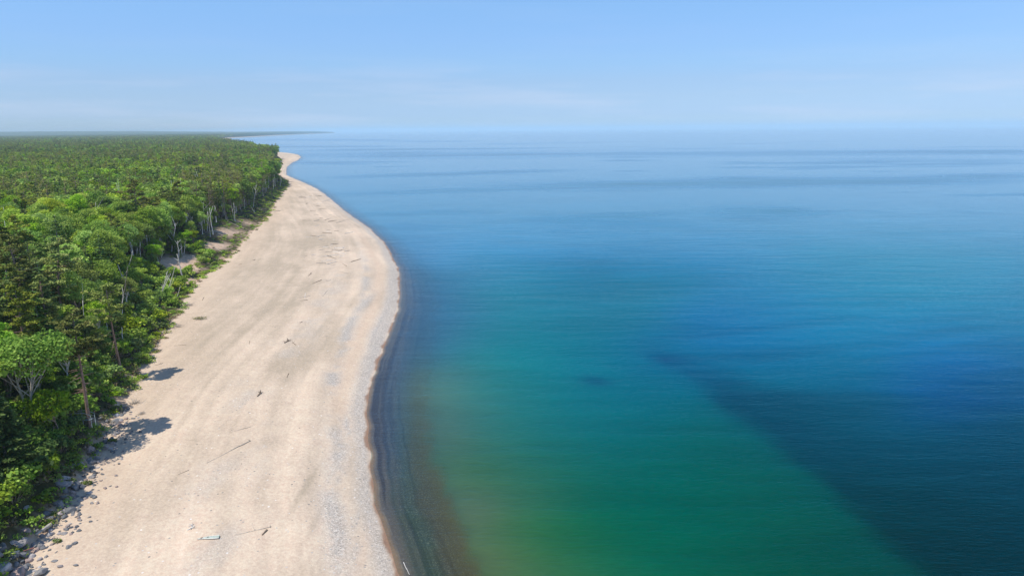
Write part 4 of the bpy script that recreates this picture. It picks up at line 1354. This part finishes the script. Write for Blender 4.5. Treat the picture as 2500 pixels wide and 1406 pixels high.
# ------------------------------------------------------------------ driftwood on the beach
DW = [  # x0 y0 x1 y1 radius material label roots branches
    (608, 1077, 505, 1130, .10, M_DRIFT, "long thin grey log half buried, bright root at its far end, lower beach", True, 0),
    (612, 1042, 548, 1058, .06, M_DRIFT, "thin straight stick lying just beyond the long half buried log", False, 0),
    (660, 1286, 572, 1306, .08, M_DRIFT, "thin pole on the sand pointing to the pale hollow log", True, 1),
    (652, 1294, 640, 1306, .16, M_DRIFTD, "short dark brown stump beside the end of the thin pole", False, 2),
    (470, 1288, 457, 1294, .16, M_DRIFTW, "bright white root stump left above the pale hollow log", True, 1),
    (705, 832, 694, 838, .22, M_DRIFTD, "dark brown arched stump in the middle of the beach", True, 1),
    (722, 842, 714, 836, .10, M_DRIFTD, "small dark twig just right of the arched stump", False, 3),
    (636, 960, 628, 968, .20, M_DRIFTD, "dark spiky root clump alone on the middle sand", True, 4),
    (705, 912, 700, 922, .08, M_DRIFTD, "small forked dark stick between the root clump and the arched stump", False, 3),
    (610, 832, 608, 840, .07, M_DRIFTD, "tiny upright dark stick left of the arched stump", False, 0),
    (498, 726, 494, 734, .10, M_DRIFTD, "short dark board standing in the sand near the scar", False, 0),
    (785, 684, 762, 693, .14, M_DRIFTD, "brown log lying on the upper beach, left of the small stick row", False, 0),
    (808, 684, 785, 690, .08, M_DRIFT, "pale thin log touching the brown log on the upper beach", False, 1),
    (799, 710, 787, 724, .10, M_DRIFT, "slanting grey log on the upper beach below the brown log", False, 0),
    (758, 722, 730, 728, .10, M_DRIFT, "grey log in the crossed pair left of the shingle patch", False, 1),
    (751, 733, 733, 734, .12, M_DRIFTD, "darker short log below the crossed pair", False, 0),
    (746, 716, 744, 730, .08, M_DRIFTW, "white log crossing the grey log of the pair", False, 0),
    (850, 668, 824, 662, .10, M_DRIFT, "thin brownish log near the upper shingle, pointing to the lake", False, 0),
    (846, 650, 836, 644, .12, M_DRIFTD, "short brown log pointing to the lake on the upper beach", False, 0),
    (846, 620, 770, 628, .13, M_DRIFTW, "long bleached white log with roots across the upper beach", True, 1),
    (750, 625, 735, 627, .10, M_DRIFT, "thin grey log in line with the long bleached log", False, 0),
    (840, 604, 825, 606, .13, M_DRIFTW, "short bleached root log above the long bleached log", True, 1),
    (800, 600, 775, 606, .10, M_DRIFT, "grey thin log in the upper driftwood field", False, 0),
    (590, 1131, 589, 1133, .05, M_DRIFTD, "tiny dark chip beside the long half buried log", False, 0),
    (462, 1147, 435, 1158, .06, M_DRIFTD, "broken dark twig left of the long half buried log", False, 1),
    (683, 688, 660, 694, .05, M_DRIFT, "thin bleached stick on the middle of the upper beach", False, 0),
    (640, 675, 618, 674, .05, M_DRIFT, "thin stick near the bank side of the upper beach", False, 0),
    (455, 842, 424, 844, .06, M_DRIFTD, "dark twig lying near the foot of the bank", False, 2),
    (760, 668, 752, 674, .12, M_DRIFTD, "small dark root piece above the brown log", True, 1),
    (624, 634, 617, 636, .12, M_DRIFTD, "small dark lump of wood close to the green bank", False, 1),
    (590, 645, 582, 646, .10, M_DRIFTD, "small dark stick beside the bank shrubs", False, 1),
    (398, 886, 380, 892, .06, M_DRIFTD, "curved thin twig by the foot of the shaded bank", False, 2),
    (800, 820, 792, 822, .07, M_DRIFT, "short pale stick near the shingle patch", False, 0),
    (738, 786, 732, 788, .12, M_DRIFTD, "small brown root lump in the shingle of the middle beach", False, 2),
    (125, 1290, 90, 1318, .26, M_DRIFT, "thick weathered plank-like log lying on the rock heap", False, 0),
    (50, 1354, 0, 1368, .09, M_DRIFTW, "long white stick lying over the boulders in the lower left", False, 0),
    (84, 1347, 60, 1358, .12, bark_material("reddish_wood", (.30, .13, .10), (.42, .20, .15)), "reddish stick lying on the boulders in the lower left", False, 0),
    (985, 1372, 1000, 1402, .05, M_DRIFTW, "thin white pole at the waterline, in the shallow water at the bottom", False, 0),
]
for i, (a, b, c, d, r0, mt, lab, rt, br) in enumerate(DW):
    r0 = r0 if 'heap' in lab else r0 * .78
    A1 = gz(a, b) if a < 960 else P(a, b, .12); B1 = gz(c, d) if a < 960 else P(c, d, .08)
    if "heap" in lab or "boulders" in lab: A1[2] += .55; B1[2] += .75
    else: A1[2] += r0 * .6; B1[2] += r0 * .2
    line_thing("driftwood_log", A1, B1, r0, mt, lab, "driftwood", None, 0, .05, 8, .45, br, 800 + i, rt)
# the field of small logs on the upper beach
rr = np.random.default_rng(77)
for i in range(64):
    py = 455 + 190 * rr.uniform() ** .8
    cx = np.interp(py, [450, 500, 560, 640], [735, 775, 800, 800]) + rr.normal() * np.interp(py, [450, 640], [14, 42])
    L = rr.uniform(6, 26) * np.interp(py, [450, 640], [.6, 1.1]); sl = rr.normal(-.05, .12)
    A1, B1 = gz(cx, py), gz(cx + L, py + sl * L)
    r0 = rr.uniform(.08, .17); A1[2] += r0 * .5; B1[2] += r0 * .5
    w = rr.uniform()
    far = py < 540
    if w < .35: mt, cl = M_DRIFTW, "bleached"
    elif w < .75: mt, cl = M_DRIFT, "grey"
    else: mt, cl = M_DRIFTD, "brown"
    lab = "%s log lying in the driftwood field on the %s" % (cl, "far narrow part of the beach" if far else "upper beach above the long white log")
    line_thing("driftwood_log", A1, B1, r0, mt, lab, "driftwood", lab.replace(" log lying", " logs"), 0, .05, 5, .4, 0, 900 + i)

# pale hollow log: a split, half buried trunk with bleached rims; the holes' shade is painted as near-black lumps
A1, B1 = gz(482, 1317), gz(536, 1311)
ax = B1 - A1; L = np.linalg.norm(ax)
hl = empty("hollow_log", (A1[0], A1[1], A1[2] + .02), math.atan2(ax[1], ax[0])); props(hl, "pale grey-green split log half buried, with white rims and dark holes", "driftwood")
nseg = 24; bg = Bag(); V = []; 
hw = lambda t: .30 * (1 - .75 * abs(1 - t) ** 3 * (t < 1)) * (0.25 + .75 * min(1, t * 2.2))
top_ = []
for i in range(nseg + 1):
    t = i / nseg; w = hw(t)
    for j, q in enumerate(np.linspace(-1, 1, 7)):
        top_.append((t * L, q * w + .05 * math.sin(t * 5), .05 + .10 * (1 - q * q) + .015 * math.sin(i * 2.1 + j)))
f = grid_faces(nseg + 1, 7)
link("wood_face", mesh_np("wood_face", top_, f[:, ::-1], bark_material("greenish_wood", (.36, .42, .35), (.50, .54, .46), 2), {"tint": np.full(len(top_), .5)}, True), hl)
for s in (-1, 1):
    pth = [(i / nseg * L, s * hw(i / nseg) + .05 * math.sin(i / nseg * 5), .08) for i in range(nseg + 1)]
    V, F = tube(pth, [.045] * len(pth)); bg = Bag(); bg.add(V, F); link("rim", bg.mesh("rim", M_DRIFTW, True), hl)
for (tx, l) in ((.20, .12), (.48, .08)):
    V, F = tube([(tx * L - L * l * .5, .0, .15), (tx * L, .02, .165), (tx * L + L * l * .5, .03, .15)], [.03, .055, .03]); bg = Bag(); bg.add(V, F)
    link("hole_shade", bg.mesh("hole_shade", bark_material("hole_shade_black", (.012, .010, .008), (.03, .025, .02))), hl)

# low green branch lying on the sand, and bare brush heaps at the bank's foot
def brush(px, py, R, h, green, label, seed):
    rr = np.random.default_rng(seed); p = gz(px, py)
    e = empty("brush_heap", tuple(p)); props(e, label, "brush")
    tw, fo_ = Bag(), Bag()
    for i in range(34):
        a = rr.uniform(0, 6.28); l = R * rr.uniform(.4, 1.0); s = rr.normal(size=3) * [R * .25, R * .25, 0]; s[2] = .05
        tip = s + np.array([math.cos(a) * l, math.sin(a) * l, h * rr.uniform(.1, 1)])
        V, F = tube([s, (s + tip) / 2 + rr.normal(size=3) * .08, tip], [.035, .025, .01], 4, False); tw.add(V, F)
    link("twigs", tw.mesh("twigs", M_DRIFT, True), e)
    if green:
        n = 260; a = rr.uniform(0, 6.28, n); q = R * .85 * rr.uniform(0, 1, n) ** .6
        Pn = np.stack([np.cos(a) * q, np.sin(a) * q * .6, h * rr.uniform(.1, .8, n)], 1)
        V, F = cards(Pn, rr.normal(size=(n, 3)) * .5 + [0, 0, .6], .22, .13, rr); fo_.add(V, F, np.repeat(np.clip(rr.normal(.3, .2, n), 0, 1), 4))
        link("leaves", fo_.mesh("leaves", M_PINE, False), e)
for i, a in enumerate([(488, 779, 2.2, .7, True, "low sprawling green branch heap lying on open sand"), (462, 746, 2.0, .9, False, "grey bare brush heap between the bank and the green branch heap"),
                       (432, 798, 1.8, 1.0, False, "pale bare brush at the sand edge below the green branch heap"), (640, 512, 4.5, 1.2, False, "brown brush heap spilling onto the far beach"),
                       (655, 497, 4.0, 1.0, False, "thin brown brush at the far bend of the bank"), (676, 516, 4.0, .8, False, "scattered twigs on the sand beside the far brush"),
                       (345, 1010, .8, .3, False, "small brownish weed clump on the sand beside the far end of the rocks"), (140, 1322, .6, .4, True, "tiny olive weed on the sand beside the stones"),
                       (212, 1182, .9, .5, True, "olive weed tuft growing on the rock heap"), (275, 1078, .9, .5, True, "green weed tuft on the sand side of the farther rocks"),
                       (700, 452, 5.0, 1.6, False, "bare brush standing at the end of the far bank"), (505, 652, 2.2, .6, True, "low weeds at the sand edge right of the round bush"),
                       (330, 985, 1.6, .9, False, "pale dead branches in the tree shadow at the bank foot"), (320, 880, 3.2, 1.6, False, "grey dead brush in the dark hollow below the leaning trunk")]):
    brush(*a, 850 + i)

# round bush on the scar
f, st = shrub(860, R=2.0, h=3.0, leaf=.4, mat=M_LEAF, ncl=14, per=90)
p = gz(458, 668, 4); e = make_thing("shrub", [("foliage", f), ("stems", st)], tuple(p)); props(e, "round dark green bush standing alone below the pink sand scar", "shrub")

# ------------------------------------------------------------------ haze
t = NT("haze_air")
vp = t.n("ShaderNodeVolumePrincipled")
vp.inputs["Color"].default_value = (.74, .90, 1.0, 1)
vp.inputs["Density"].default_value = 8e-5
vp.inputs["Anisotropy"].default_value = 0.0
t.l(vp.outputs[0], t.out.inputs["Volume"])
import itertools
hx0, hx1, hy0, hy1, hz0, hz1 = -90000., 90000., -2000., 62000., -8., 150.
hv = [(x, y, z) for x in (hx0, hx1) for y in (hy0, hy1) for z in (hz0, hz1)]
hf = np.array([(0, 1, 3, 2), (4, 6, 7, 5), (0, 4, 5, 1), (2, 3, 7, 6), (0, 2, 6, 4), (1, 5, 7, 3)])
hz_ = link("haze", mesh_np("haze", hv, hf, t.m))
props(hz_, "thin summer haze over the lake and coast", "haze", kind='stuff')
print("individual trees", cnt, "forest points", len(allp), "shrubs", nsh, "rocks", nr, "undergrowth", len(up_))
